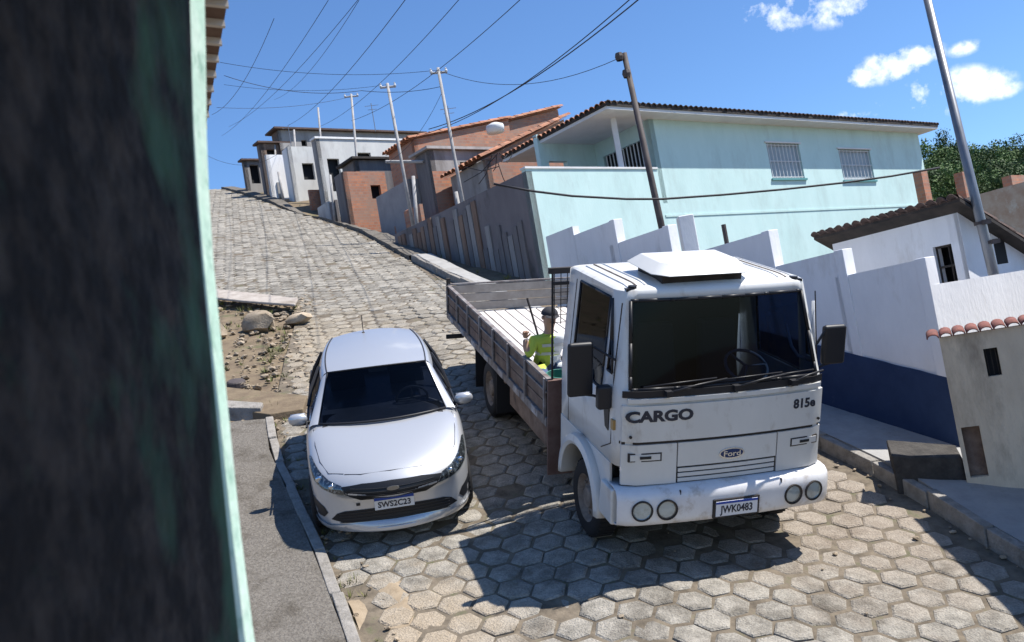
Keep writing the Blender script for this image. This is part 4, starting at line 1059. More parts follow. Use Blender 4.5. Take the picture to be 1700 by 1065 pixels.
def tiles_roof(root, eave0, eave1, down_from, name, m, tw_=.2, course=.38, n_eave_parts=0, lift=0.0):
    """barrel tiled slope: eave0->eave1 along the eave, ridge0/ridge1 given by down_from (two points)"""
    r0, r1 = V(down_from[0]), V(down_from[1]); e0_, e1_ = V(eave0), V(eave1)
    L_ = (e1_ - e0_).length; n_ = max(3, int(L_ / tw_)); Hh = ((r0 - e0_).length + (r1 - e1_).length) / 2; nc = max(2, int(Hh / course))
    nrm = (e1_ - e0_).cross(r0 - e0_).normalized()
    if nrm.z < 0: nrm = -nrm
    under = MB().quad(e0_ - nrm * .02, e1_ - nrm * .02, r1 - nrm * .02, r0 - nrm * .02)
    par(under.build('roof_underlay', m, None), root)
    rest = MB()
    seg = 5
    for i in range(n_):
        for j in range(nc):
            def pt(u_, v_, h_): a = e0_.lerp(e1_, u_); b = r0.lerp(r1, u_); return a.lerp(b, v_) + nrm * h_
            u0_, u1_ = (i + .02) / n_, (i + .98) / n_; v0_ = j / nc - .02; v1_ = min(1, (j + 1.08) / nc); rr = L_ / n_ * .48
            v0_ += random.uniform(-.006, .006)
            A0 = []; A1 = []; B0 = []
            for k in range(seg + 1):
                a = pi * k / seg; u_ = (u0_ + u1_) / 2 - (u1_ - u0_) / 2 * cos(a)
                A0.append(pt(u_, v0_, rr * sin(a) * .85 + .022)); A1.append(pt(u_, v1_, rr * sin(a) * .72 + .004)); B0.append(pt(u_, v0_, max(0, rr * sin(a) * .85 - .0)))
            t_ = MB() if (j == 0 and n_eave_parts) else rest
            t_.grid([A1, A0, B0])
            if j == 0 and n_eave_parts: par(t_.build('roof_tile', m, None, smooth=False), root)
    par(rest.build('roof_tiles', m, None, kind='stuff'), root)

def slab(root, pts, th, m, name, **k):
    """sheet through pts, thickened downwards"""
    n_ = len(pts); vs = [V(p) for p in pts] + [V(p) - V((0, 0, th)) for p in pts]
    mb = MB().add(vs, [tuple(range(n_)), tuple(range(2 * n_ - 1, n_ - 1, -1))] + [(i, n_ + i, n_ + (i + 1) % n_, (i + 1) % n_) for i in range(n_)])
    o = mb.build(name, m, None, **k); return par(o, root) if root else o
def wallbox(root, pts2, zt_, m, name, zb=None, th=None):
    """closed upright box over a ground polygon (list of xy) up to zt_"""
    n_ = len(pts2); bot = [V((p[0], p[1], (G(p[0], p[1]) - .5) if zb is None else zb)) for p in pts2]; top = [V((p[0], p[1], zt_)) for p in pts2]
    mb = MB().add(bot + top, [tuple(range(n_ - 1, -1, -1)), tuple(range(n_, 2 * n_))] + [(i, (i + 1) % n_, n_ + (i + 1) % n_, n_ + i) for i in range(n_)])
    o = mb.build(name, m, None); return par(o, root) if root else o
def wall_openings(root, P, d, L_, zb, zt_, holes, m, name, th=.18, inward=None):
    """upright wall from P along d with rectangular holes [(s0,s1,z0,z1)], real reveals"""
    inward = inward if inward is not None else V((-d.y, d.x, 0))
    xs = sorted({0, L_} | {h[0] for h in holes} | {h[1] for h in holes}); zz = sorted({zb, zt_} | {h[2] for h in holes} | {h[3] for h in holes})
    mb = MB()
    for i in range(len(xs) - 1):
        for j in range(len(zz) - 1):
            xm, zm = (xs[i] + xs[i + 1]) / 2, (zz[j] + zz[j + 1]) / 2
            if any(h[0] < xm < h[1] and h[2] < zm < h[3] for h in holes): continue
            a, b = P + d * xs[i], P + d * xs[i + 1]
            def q(p, z): return V((p.x, p.y, z))
            mb.quad(q(a, zz[j]), q(b, zz[j]), q(b, zz[j + 1]), q(a, zz[j + 1]))
            mb.quad(q(a + inward * th, zz[j]), q(a + inward * th, zz[j + 1]), q(b + inward * th, zz[j + 1]), q(b + inward * th, zz[j]))
    for s0, s1, z0, z1_ in list(holes) + [(0, L_, zb, zt_)]:
        a, b = P + d * s0, P + d * s1; c_, e_ = a + inward * th, b + inward * th
        mb.quad(V((a.x, a.y, z0)), V((c_.x, c_.y, z0)), V((e_.x, e_.y, z0)), V((b.x, b.y, z0)))
        mb.quad(V((a.x, a.y, z1_)), V((b.x, b.y, z1_)), V((e_.x, e_.y, z1_)), V((c_.x, c_.y, z1_)))
        mb.quad(V((a.x, a.y, z0)), V((a.x, a.y, z1_)), V((c_.x, c_.y, z1_)), V((c_.x, c_.y, z0)))
        mb.quad(V((b.x, b.y, z0)), V((e_.x, e_.y, z0)), V((e_.x, e_.y, z1_)), V((b.x, b.y, z1_)))
    o = mb.build(name, m, None); return par(o, root) if root else o

# ------------------------------------------------------------------ white gable house at the right
wh = empty('white_house', at(1600, 463, 12.6), 'small white house with dark tile roof and black window behind the street wall', 'house'); bpy.context.view_layer.update()
HC = at(1606, 440, 12.6); HC2 = V((HC.x, HC.y, 0))
zE = vplane(1589, 338, HC2, WD).z
Lh = 2.15
zw0 = vplane(1560, 408, HC2, WD).z; zw1 = zw0 - .62
sA = (vplane(1598, 410, HC2, WD) - HC2); s_near = abs(V((sA.x, sA.y, 0)).length); sB = vplane(1549, 415, HC2, WD) - HC2; s_far = V((sB.x, sB.y, 0)).length
s_near = max(.06, s_near)
inw = WN
wall_openings(wh, HC2, -WD, Lh, G(HC.x, HC.y) - 1, zE, [(s_near, s_far, zw1, zw0)], M_white, 'facade_wall', inward=inw)
SD2 = V((WN.x, WN.y, 0)).normalized()
drop = .52
sw_z = vplane(1660, 395, HC2, SD2).z; q0 = (vplane(1648, 400, HC2, SD2) - HC2); q1 = (vplane(1666, 400, HC2, SD2) - HC2)
h0 = V((q0.x, q0.y, 0)).length; h1 = V((q1.x, q1.y, 0)).length
g_ = G(HC.x, HC.y) - 1; Ls = 3.6
sidep = [V((HC2.x, HC2.y, g_)), V((HC2.x, HC2.y, g_)) + SD2 * Ls, V((HC2.x, HC2.y, zE - drop * Ls)) + SD2 * Ls, V((HC2.x, HC2.y, zE))]
sidep = [p + WD * .004 for p in sidep]; mb = MB(); mb.hexa(sidep + [p - WD * .18 for p in sidep]); par(clean(mb.build('side_wall', M_white, None)), wh)
mb = MB(); bp_ = [HC2 - WD * .4 + WN * .4, HC2 + WN * 3.4 - WD * .4, HC2 + WN * 3.4 - WD * (Lh - .2), HC2 + WN * .4 - WD * (Lh - .2)]
mb.hexa([V((p.x, p.y, g_)) for p in bp_] + [V((p.x, p.y, zE - .15 - drop * (.4 if k in (0, 3) else 3.4))) for k, p in enumerate(bp_)]); par(mb.build('interior', M_dark, None), wh)
for hs, he, P_, d_, inn, z0_, z1_, nm in ((s_near, s_far, HC2, -WD, WN, zw1, zw0, 'window'), (h0, h1, HC2 + WD * .062, SD2, -WD, sw_z - .36, sw_z, 'window')):
    a, b = P_ + d_ * hs + inn * .06, P_ + d_ * he + inn * .06
    fr0 = MB()
    for z in (z0_, z1_ - .03, (z0_ + z1_) / 2): fr0.hexa([V((p.x, p.y, zz)) for zz in (z, z + .03) for p in (a, b, b + inn * .03, a + inn * .03)])
    for k_ in (0, .5, .97): p = a.lerp(b, k_); p2 = a.lerp(b, min(1, k_ + .03)); fr0.hexa([V((r_.x, r_.y, zz)) for zz in (z0_, z1_) for r_ in (p, p2, p2 + inn * .03, p + inn * .03)])
    par(fr0.build(nm, M_truckdark, None), wh)
par(MB().hexa([V((p.x, p.y, zz)) for zz in (sw_z - .36, sw_z) for p in (HC2 + SD2 * h0 + WD * .009, HC2 + SD2 * h1 + WD * .009, HC2 + SD2 * h1 - WD * .05, HC2 + SD2 * h0 - WD * .05)]).build('window_pane', M_dark, None), wh)
ovh = .22
tA = V((HC2.x, HC2.y, zE + .06)) - WN * ovh + WD * ovh; tB = V((HC2.x, HC2.y, zE + .06)) - WN * ovh - WD * (Lh + .14)
dv = WN * 4.0 - V((0, 0, drop * 4.0))
tiles_roof(wh, tB + dv, tA + dv, (tB, tA), 'r', M_dtile, .17, .36, 0)
slab(wh, [tA - V((0, 0, .01)), tB - V((0, 0, .01)), tB + dv - V((0, 0, .01)), tA + dv - V((0, 0, .01))], .05, M_truckdark, 'roof_boards')
n_ = int((tA - tB).length / .15)
for k in range(n_):      # the tile ends along the street side, one by one
    c0 = tA.lerp(tB, (k + .5) / n_) - WN * .07; t_ = MB(); A0 = []; A1 = []
    for q in range(7):
        a = pi * q / 6; off = WD * (-.068 * cos(a)) + V((0, 0, .055 * sin(a) + .005)); A0.append(c0 + off); A1.append(c0 + off + WN * .4 - V((0, 0, drop * .4)))
    t_.grid([A0, A1]); o = t_.build('roof_tile', M_dtile, None, smooth=True); m_ = o.modifiers.new('s', 'SOLIDIFY'); m_.thickness = .012; par(o, wh)
# ------------------------------------------------------------------ beige wall with tile coping, and the house beside it outside the frame
bw = empty('beige_wall', WG(4.42, 9.98), 'stained beige wall capped with red clay tiles, two small niches', 'wall'); bpy.context.view_layer.update()
BA = WG(4.44, 9.95, .15); BD = V((.915, -.403, 0)).normalized(); BN = V((.403, .915, 0)).normalized()
BA2 = V((BA.x, BA.y, 0)); zt0 = vplane(1563, 560, BA2, BD).z
def bh(u0, u1, v0, v1):
    a = vplane(u0, (v0 + v1) / 2, BA2, BD) - BA2; b = vplane(u1, (v0 + v1) / 2, BA2, BD) - BA2; zt__ = vplane((u0 + u1) / 2, v0, BA2, BD).z; zb__ = vplane((u0 + u1) / 2, v1, BA2, BD).z
    return (max(.03, a.dot(BD)), b.dot(BD), zb__, zt__)
n1 = bh(1636, 1660, 577, 624); n2 = bh(1603, 1634, 707, 792)
wall_openings(bw, BA2, BD, 1.16, G(BA.x, BA.y) - .3, zt0, [n1, n2], M_beige, 'wall_face', th=.16, inward=BN)
for n_, nm, m_ in ((n1, 'niche_back', M_dark), (n2, 'meter_door', M_wood)):
    a, b = BA2 + BD * n_[0] + BN * .09, BA2 + BD * n_[1] + BN * .09
    par(MB().hexa([V((p.x, p.y, zz)) for zz in (n_[2], n_[3]) for p in (a, b, b + BN * .05, a + BN * .05)]).build(nm, m_, None), bw)
for k in (0, 1, 2):
    a = BA2 + BD * (n1[0] + (n1[1] - n1[0]) * (k + .5) / 3) + BN * .05
    par(MB().tube([V((a.x, a.y, n1[2])), V((a.x, a.y, n1[3]))], .006, 5).build('niche_bar', M_truckdark, None), bw)
# coping tiles, one by one
k = -.06
while k < 1.2:
    c0 = V((BA2.x, BA2.y, zt0)) + BD * k - BN * .07; t_ = MB(); A0 = []; A1 = []
    for j in range(7):
        a = pi * j / 6; off = BD * (-.062 * cos(a)) + V((0, 0, .045 * sin(a) + .004)); A0.append(c0 + off); A1.append(c0 + off + BN * .32 + V((0, 0, .05)))
    t_.grid([A0, A1]); o = t_.build('coping_tile', mat('red_tile', (.15, .06, .05), .9, c2=(.24, .10, .08), scale=9, c3=(.12, .07, .06), c3scale=7), None, smooth=True)
    m_ = o.modifiers.new('s', 'SOLIDIFY'); m_.thickness = .012; par(o, bw); k += .128
# taller house farther down the pavement, outside the picture, whose shade lies on the road
nb_ = empty('corner_house', WG(5.6, 9.3), 'beige house next down the pavement from the tile-capped wall', 'house'); bpy.context.view_layer.update()
hp = [(5.52, 9.44), (6.5, 4.6), (11, 5.5), (10, 10.4)]; zt_n = G(5.5, 9.4) + 3.0
wallbox(nb_, hp, zt_n, M_beige, 'house_walls'); slab(nb_, [V((x + dx, y + dy, zt_n + .14)) for (x, y), (dx, dy) in zip(hp, ((-.06, .02), (-.06, -.3), (.3, -.3), (.3, .3)))], .12, M_dtile, 'roof')
# dark block (step) in front of the beige wall
db = MB(); q = [WG(*at(1478, 768, 10.6).xy), WG(*at(1592, 768, 10.35).xy), WG(*at(1606, 800, 10.0).xy), WG(*at(1488, 800, 10.15).xy)]
db.hexa([V((p.x, p.y, p.z - .1)) for p in q] + [V((p.x, p.y, p.z + .40)) for i, p in enumerate(q)])
db.build('masonry_block', mat('sooty_cement', (.035, .032, .03), .95, c2=(.07, .064, .058), scale=6, bump=.6), None, bevel=.02, label='low dark cement step block at the corner of the beige wall', cat='step')

# ------------------------------------------------------------------ MINT HOUSE
AD = V((.78, .625, 0)).normalized(); BDR = V((-.56, .828, 0)).normalized()     # along the facade / up the street
C0 = at(903, 458, 22.3); C02 = V((C0.x, C0.y, 0))
def fp(u, v, off=0): return vplane(u, v, C02 - BDR * off, AD)
def fs_(u, v): return (fp(u, v) - C02).dot(AD)
mh = empty('mint_house', C0, 'two-storey mint green house with terrace, barred windows and tiled roof', 'house'); bpy.context.view_layer.update()
z_par = fp(980, 280).z; U0 = fs_(1090, 275); L_f = fs_(1533, 270); z_e = fp(1100, 184).z
gz = G(C0.x, C0.y) - 4.5
win = []
for (u0, u1, v0, v1) in ((1275, 1333, 238, 296), (1394, 1450, 248, 299)):
    um = (u0 + u1) / 2; win.append((fs_(u0 + 2, (v0 + v1) / 2), fs_(u1 - 2, (v0 + v1) / 2), fp(um, v1).z, fp(um, v0).z))
F0 = V((C0.x, C0.y, 0))
wall_openings(mh, F0, AD, U0, gz, z_par, [], M_mint, 'terrace_front', inward=BDR)
wall_openings(mh, F0 + AD * U0, AD, L_f - U0, gz, z_e, [(a - U0, b - U0, c, d) for a, b, c, d in win], M_mint, 'facade_wall', inward=BDR)
# moulding line along the storey (a few mm proud)
zl_ = fp(1250, 352).z
par(MB().hexa([V((p.x, p.y, z)) for z in (zl_ - .03, zl_ + .03) for p in (F0 + AD * U0 - BDR * .02, F0 + AD * L_f - BDR * .02, F0 + AD * L_f, F0 + AD * U0)]).build('storey_moulding', M_mint, None), mh)
par(MB().hexa([V((p.x, p.y, z)) for z in (z_par, z_par + .05) for p in (F0 - AD * .03 - BDR * .03, F0 + AD * U0 - BDR * .03, F0 + AD * U0 + BDR * .2, F0 - AD * .03 + BDR * .2)]).build('parapet_cap', M_ceil, None), mh)
# terrace floor, street side wall and inner walls
DB = 7.2; DU = 2.4
M_shed = mat('tarred_planks', (.13, .12, .125), .9, c2=(.20, .185, .18), scale=3, c3=(.07, .06, .062), c3scale=1.5, stretch=(2, 2, .25), bump=.4)  # dark boards; street-side shade is put into this colour
wall_openings(mh, F0, BDR, DB, gz, z_par - .06, [], mat('sooty_render', (.15, .135, .14), .9, c2=(.20, .18, .185), scale=1.2, c3=(.08, .075, .07), c3scale=1, stretch=(1, 1, .4), bump=.3), 'street_side_wall', inward=AD)  # the wall's shade is put into this dark render
for k in range(34):       # upright planks nailed on the street side
    s = .25 + k * .24
    if random.random() < .08: continue
    p = F0 + BDR * s; zt_ = z_par - random.uniform(.9, 1.7) if k < 9 else z_par - random.uniform(.08, .45); g_ = G(p.x, p.y) - .1
    if zt_ < g_ + .4: continue
    par(MB().hexa([V((r_.x, r_.y, z)) for z in (g_, zt_) for r_ in (p - AD * .05, p - AD * .003, p + BDR * .2 - AD * .003, p + BDR * .2 - AD * .05)]).build('plank', random.choice((M_shed, M_shed, mat('brown_plank', (.16, .10, .075), .9, c2=(.24, .17, .13), scale=3, stretch=(2, 2, .3)), mat('bleached_board', (.30, .285, .28), .9, c2=(.2, .19, .185), scale=3, stretch=(2, 2, .3)))), None), mh)
slab(mh, [V((p.x, p.y, z_par - .95)) for p in (F0 + AD * .12 + BDR * .1, F0 + AD * (U0 - .1) + BDR * .1, F0 + AD * (U0 - .1) + BDR * (DU + .1), F0 + AD * .12 + BDR * (DU + .1))], .15, M_ceil, 'terrace_floor')
UP = F0 + AD * U0
zi0 = z_par - .35; 
wall_openings(mh, UP, BDR, DU, z_par - .95, z_e, [(.3, 2.1, z_par - .15, z_par + .95)], M_mint, 'terrace_inner_wall', inward=AD)
ib = MB()
for k in range(12):
    p = UP + BDR * (.35 + k * .15) + AD * .05; ib.tube([V((p.x, p.y, z_par - .15)), V((p.x, p.y, z_par + .95))], .018, 5)
par(ib.build('window_bars', M_ceil, None), mh)
par(MB().hexa([V((p.x, p.y, z)) for z in (z_par - .15, z_par + .95) for p in (UP + BDR * .3 + AD * .12, UP + BDR * 2.1 + AD * .12, UP + BDR * 2.1 + AD * .15, UP + BDR * .3 + AD * .15)]).build('window_pane', M_dark, None), mh)
wall_openings(mh, F0 + BDR * DU + AD * 2.5, AD, U0 - 2.5, z_par - .95, z_e, [(.3, 1.0, z_par - .9, z_par + .9)], M_mint, 'terrace_back_wall', inward=BDR)
wallbox(mh, [(p.x, p.y) for p in (UP + AD * .3 + BDR * .3, F0 + AD * (L_f - .1) + BDR * .3, F0 + AD * (L_f - .1) + BDR * 4, UP + AD * .3 + BDR * 4)], z_e - .1, M_mint, 'house_core', zb=gz)
# windows with vertical shutter bars, each a part
for a, b, c, d in win:
    wr = empty('window', F0 + AD * a); wr.location.z = c; par(wr, mh); bpy.context.view_layer.update()
    pa, pb_ = F0 + AD * a, F0 + AD * b
    par(MB().hexa([V((p.x, p.y, z)) for z in (c, d) for p in (pa + BDR * .1, pb_ + BDR * .1, pb_ + BDR * .12, pa + BDR * .12)]).build('shutter', mat('shutter_paint', (.40, .46, .50), .6, c2=(.28, .33, .37), scale=14, stretch=(3, 3, .2)), None), wr)
    br_ = MB(); n_ = 9
    for k in range(n_): p = pa.lerp(pb_, (k + .5) / n_) + BDR * .03; br_.tube([V((p.x, p.y, c)), V((p.x, p.y, d))], .014, 5)
    for z in (c + .05, (c + d) / 2, d - .05): br_.tube([V((pa.x, pa.y, z)) + BDR * .03, V((pb_.x, pb_.y, z)) + BDR * .03], .014, 5)
    par(br_.build('bars', M_ceil, None), wr)
    par(MB().hexa([V((p.x, p.y, z)) for z in (c - .06, c) for p in (pa - AD * .06 - BDR * .06, pb_ + AD * .06 - BDR * .06, pb_ + AD * .06 + BDR * .08, pa - AD * .06 + BDR * .08)]).build('sill', M_teal, None), wr)
    par(MB().hexa([V((p.x, p.y, z)) for z in (d, d + .05) for p in (pa - AD * .08 - BDR * .05, pb_ + AD * .08 - BDR * .05, pb_ + AD * .08 + BDR * .02, pa - AD * .08 + BDR * .02)]).build('lintel', M_ceil, None), wr)
M_stain = mat('damp_stain', (.34, .50, .47), .9, c2=(.27, .38, .35), scale=6, stretch=(1, 1, .2))
# roof: eave corner near the white post
of = .58
eCn = fp(1006, 172, of); zr = eCn.z
ez = lambda p: V((p.x, p.y, zr))
eRn = C02 - BDR * of + AD * (L_f + .45); eLn = V((eCn.x, eCn.y, 0)) + BDR * 4.9
hipA = V((eCn.x, eCn.y, 0)) + AD * 3.2 + BDR * 2.1; hipB = eRn - AD * 3.0 + BDR * 2.1; hipC = V((eCn.x, eCn.y, 0)) + AD * 3.2 + BDR * 4.2
rz = lambda p, h: V((p.x, p.y, zr + h))
RH = 1.25
tiles_roof(mh, ez(V((eCn.x, eCn.y, 0))), ez(eRn), (rz(hipA, RH * .5), rz(hipB, RH * .5)), 'r', M_dtile, .21, .4, 0)
tiles_roof(mh, ez(eLn), ez(V((eCn.x, eCn.y, 0))), (rz(hipC, RH * .9), rz(hipA, RH * .5)), 'r', M_tile, .21, .4, 1)
slab(mh, [rz(p, -.03) for p in (V((eCn.x, eCn.y, 0)), eRn, eRn + BDR * 4.2, eLn)], .10, M_ceil, 'soffit')
# dark gutter board on both eaves
par(MB().hexa([V((p.x, p.y, z)) for z in (zr - .05, zr + .07) for p in (V((eCn.x, eCn.y, 0)) - BDR * .03 - AD * .03, eRn - BDR * .03, eRn, V((eCn.x, eCn.y, 0)))]).build('gutter', M_truckdark, None), mh)
par(MB().hexa([V((p.x, p.y, z)) for z in (zr - .05, zr + .07) for p in (V((eCn.x, eCn.y, 0)) - AD * .03 - BDR * .03, V((eCn.x, eCn.y, 0)), eLn, eLn - AD * .03)]).build('gutter', M_truckdark, None), mh)
pp = fp(1033, 278); pz = fp(1016, 190)
par(MB().box((pp.x - .07, pp.y + .05, z_par - .1), (pp.x + .07, pp.y + .19, zr - .12)).build('terrace_post', M_ceil, None), mh)

# white stub pillar and little black stub in the yard below the mint house
a = at(1150, 425, 19.5); o = MB().hexa([V((a.x + dx, a.y + dy, z)) for z in (G(a.x, a.y) - .5, at(1147, 356, 19.5).z) for dx, dy in ((-.17, -.1), (.15, -.1), (.15, .2), (-.17, .2))]).build('yard_pillar', M_white, None, bevel=.02, label='white square pillar standing before the mint facade behind the truck', cat='pillar')
a = at(1206, 400, 19.5); b = at(1203, 372, 19.5); MB().tube([V((a.x, a.y, G(a.x, a.y) - .2)), V((a.x, a.y, b.z))], .05, 8).build('vent_pipe', M_poled, None, label='short black pipe sticking up before the mint facade', cat='pipe')

# ------------------------------------------------------------------ houses up the hill
def bottom_ray(u, v):
    """ground point under a pixel"""
    r = ray(u, v); k = 12.
    for _ in range(400):
        p = r * k
        if p.z < G(p.x, p.y): break
        k += .12
    return V((p.x, p.y, G(p.x, p.y)))
def hill_house(name, label, corner_px, Y, top_v, wid, dep, m_front, m_side, roof, wins=(), rh=.5, over=.3, roofm=M_dtile, z_extra=0):  # dark m_side walls carry the street-side shade in their colour
    u, v = corner_px; c = at(u, v, Y); c2 = V((c.x, c.y, 0)); zt_ = c.z if top_v is None else at(u, top_v, Y).z
    g_ = G(c.x, c.y) - 1.5
    r = empty(name, V((c.x, c.y, G(c.x, c.y))), label, 'house'); bpy.context.view_layer.update()
    wall_openings(r, c2, AD, wid, g_, zt_, [(a, b, zt_ - c_, zt_ - d_) for a, b, c_, d_ in wins if a >= 0], m_front, 'front_wall', inward=BDR)
    wall_openings(r, c2, BDR, dep, g_, zt_, [(-a, -b, zt_ - c_, zt_ - d_) if -a < -b else (-b, -a, zt_ - c_, zt_ - d_) for a, b, c_, d_ in wins if a < 0], m_side, 'side_wall', inward=AD)
    wallbox(r, [(p.x, p.y) for p in (c2 + AD * .25 + BDR * .25, c2 + AD * wid + BDR * .25, c2 + AD * wid + BDR * dep, c2 + AD * .25 + BDR * dep)], zt_ - .06, M_dark if wins else m_side, 'inner_walls')
    A_ = c2 - AD * over - BDR * over; B_ = c2 + AD * (wid + over) - BDR * over; C_ = c2 + AD * (wid + over) + BDR * (dep + over); D_ = c2 - AD * over + BDR * (dep + over)
    q = lambda p, h: V((p.x, p.y, zt_ + h))
    if roof == 'flat': slab(r, [q(A_, .10), q(B_, .10), q(C_, .12), q(D_, .12)], .09, roofm, 'roof')
    elif roof == 'street':    # lean-to rising away from the street, tiles face us
        tiles_roof(r, q(D_, .02), q(A_, .02), (q(C_, rh + .02), q(B_, rh + .02)), 'r', roofm, .24, .45)
        o = MB().add([c2.xyz + V((0, 0, zt_)), c2 + AD * wid + V((0, 0, zt_)), c2 + AD * wid + V((0, 0, zt_ + rh * .93))], [(0, 1, 2)]).build('gable', m_front, None); par(o, r)
    elif roof == 'down':      # slopes towards us, eave on the downhill side
        tiles_roof(r, q(A_, .02), q(B_, .02), (q(D_, rh), q(C_, rh)), 'r', roofm, .24, .45)
    elif roof == 'parapet':
        pass
    return r, c2, zt_
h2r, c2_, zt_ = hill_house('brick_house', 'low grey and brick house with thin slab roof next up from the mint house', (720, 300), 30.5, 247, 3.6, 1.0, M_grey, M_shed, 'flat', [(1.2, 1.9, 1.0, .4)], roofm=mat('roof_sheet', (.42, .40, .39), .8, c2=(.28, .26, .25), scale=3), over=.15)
wb_ = MB().hexa([V((p.x, p.y, z)) for z in (zt_ - 4.5, zt_ - .72) for p in (c2_ - BDR * .012, c2_ + AD * 3.6 - BDR * .012, c2_ + AD * 3.6, c2_)]); par(wb_.build('brick_face', M_brick, None), h2r)
hill_house('tiled_house', 'red tile roofed brick house rising just behind the slab-roofed one', (697, 300), 33.2, 229, 4.6, 2.0, M_brick, M_brick, 'street', [], rh=.95, roofm=M_tile, over=.12)
hill_house('tiled_house', 'farther red tiled roof showing between the cables and the mint roof', (752, 300), 36.0, 226, 6.2, 2.0, M_brick, M_brick, 'street', [(1.5, 2.0, .9, .5)], rh=1.5, roofm=M_tile, over=.2)
hill_house('tiled_house', 'tiled roof sloping up against the mint house corner', (812, 300), 28.6, 262, 3.6, 2.2, M_brick, M_grey, 'street', [], rh=1.5, roofm=M_tile, over=.2)
sh_, cS, zS = hill_house('lean_to_shed', 'grey rendered wall with wedge top beside the second street pole', (679, 300), 31.2, 296, 1.0, 2.6, M_grey, mat('mauve_render', (.27, .25, .255), .9, c2=(.34, .32, .32), scale=1.5), 'parapet', [])
a = at(641, 268, 31.5); b = at(703, 268, 30.8); par(MB().tube([a, b], .055, 6).build('timber_beam', M_polew, None), sh_)
hill_house('brick_wall_house', 'roofless bare brick walls at the street bend', (571, 300), 36.0, 284, 1.9, .85, M_brick, M_shed, 'parapet', [(1.15, 1.6, 1.1, .55)])
hill_house('dark_roof_shed', 'small shed under a black roof behind the roofless brick walls', (594, 300), 38.5, 264, 2.6, 1.3, M_shed, M_shed, 'flat', [], over=.2, roofm=M_truckdark)
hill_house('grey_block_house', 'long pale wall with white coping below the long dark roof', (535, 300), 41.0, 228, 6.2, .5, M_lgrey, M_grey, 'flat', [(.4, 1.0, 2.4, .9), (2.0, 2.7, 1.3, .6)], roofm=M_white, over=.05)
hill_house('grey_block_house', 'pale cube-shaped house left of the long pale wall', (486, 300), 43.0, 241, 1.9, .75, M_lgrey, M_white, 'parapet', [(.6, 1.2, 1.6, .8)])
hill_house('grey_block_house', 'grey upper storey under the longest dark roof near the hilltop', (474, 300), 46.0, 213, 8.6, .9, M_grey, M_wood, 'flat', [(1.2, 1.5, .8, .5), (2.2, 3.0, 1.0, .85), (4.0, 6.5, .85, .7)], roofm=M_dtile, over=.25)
hill_house('gabled_shed', 'brown timber shed with pale lower wall left of the pale cube', (441, 300), 45.5, 236, 1.5, .5, M_wood, M_shed, 'flat', [(.3, .8, .9, .3)], roofm=M_dtile, over=.15)
hill_house('gabled_shed', 'whitewashed low wall in front of the brown timber shed', (448, 300), 44.0, 255, 1.2, .2, M_white, M_white, 'parapet', [])
hill_house('hilltop_shed', 'tiny dark shed at the crest of the street, leftmost building', (409, 300), 48.0, 266, 1.3, .3, M_grey, M_shed, 'flat', [(.3, .8, 1.2, .2)], roofm=M_dtile, over=.15)
for (u, v, Y, lab) in ((620, 196, 41.5, 'thin rooftop aerial above the longest dark roof'), (748, 205, 35.0, 'small aerial above the farther red roof'), (482, 232, 43.2, 'little aerial on the pale cube house')):
    c = at(u, v, Y); MB().tube([c - V((0, 0, .6)), c + V((0, 0, .7))], .018, 5).tube([c + V((-.3, 0, .6)), c + V((.3, .1, .6))], .012, 4).tube([c + V((-.2, 0, .42)), c + V((.2, .1, .42))], .012, 4).build('aerial', M_metal, None, label=lab, cat='aerial')
# white tank shape added in place of a broken white roof sheet
a = at(822, 213, 34); MB().lathe([(.001, -.15), (.32, -.15), (.34, .05), (.32, .12), (.15, .2), (.001, .21)], a, (0, 0, 1), 16).build('water_tank', M_ceil, None, smooth=True, label='small white piece standing in for a broken roof sheet among the red roofs', cat='tank')
# half-built brick walls right of the mint house
for i, (u, v, vt_, Y, w_, lab) in enumerate(((1532, 300, 281, 30, 1.0, 'stub of bare block wall touching the mint house corner'), (1600, 300, 284, 30, 1.3, 'broken brick pier behind the metal pole'), (1680, 300, 290, 29, 2.5, 'bare brick pier at the right edge above the tiled roof'))):
    a = at(u, v, Y); t_ = at(u, vt_, Y); mb = MB().hexa([V((p.x, p.y, z)) for z in (G(a.x, a.y) - 1, t_.z) for p in (V((a.x, a.y, 0)), V((a.x, a.y, 0)) + AD * w_ * .4, V((a.x, a.y, 0)) + AD * w_ * .4 + BDR * .3, V((a.x, a.y, 0)) + BDR * .3)])
    mb.build('brick_pier', M_brick, None, label=lab, cat='pier')
a = at(1525, 300, 31); b = at(1760, 345, 27); o = MB().hexa([V((p.x, p.y, z)) for z in (-6, at(1620, 322, 29).z) for p in (V((a.x, a.y, 0)), V((b.x, b.y, 0)), V((b.x, b.y + .2, 0)), V((a.x, a.y + .2, 0)))]).build('unfinished_wall', mat('bare_block_wall', (.46, .37, .31), .9, c2=(.38, .26, .20), scale=3, c3=(.52, .48, .44), c3scale=2), None, label='unfinished reddish block wall running behind the white house', cat='wall')

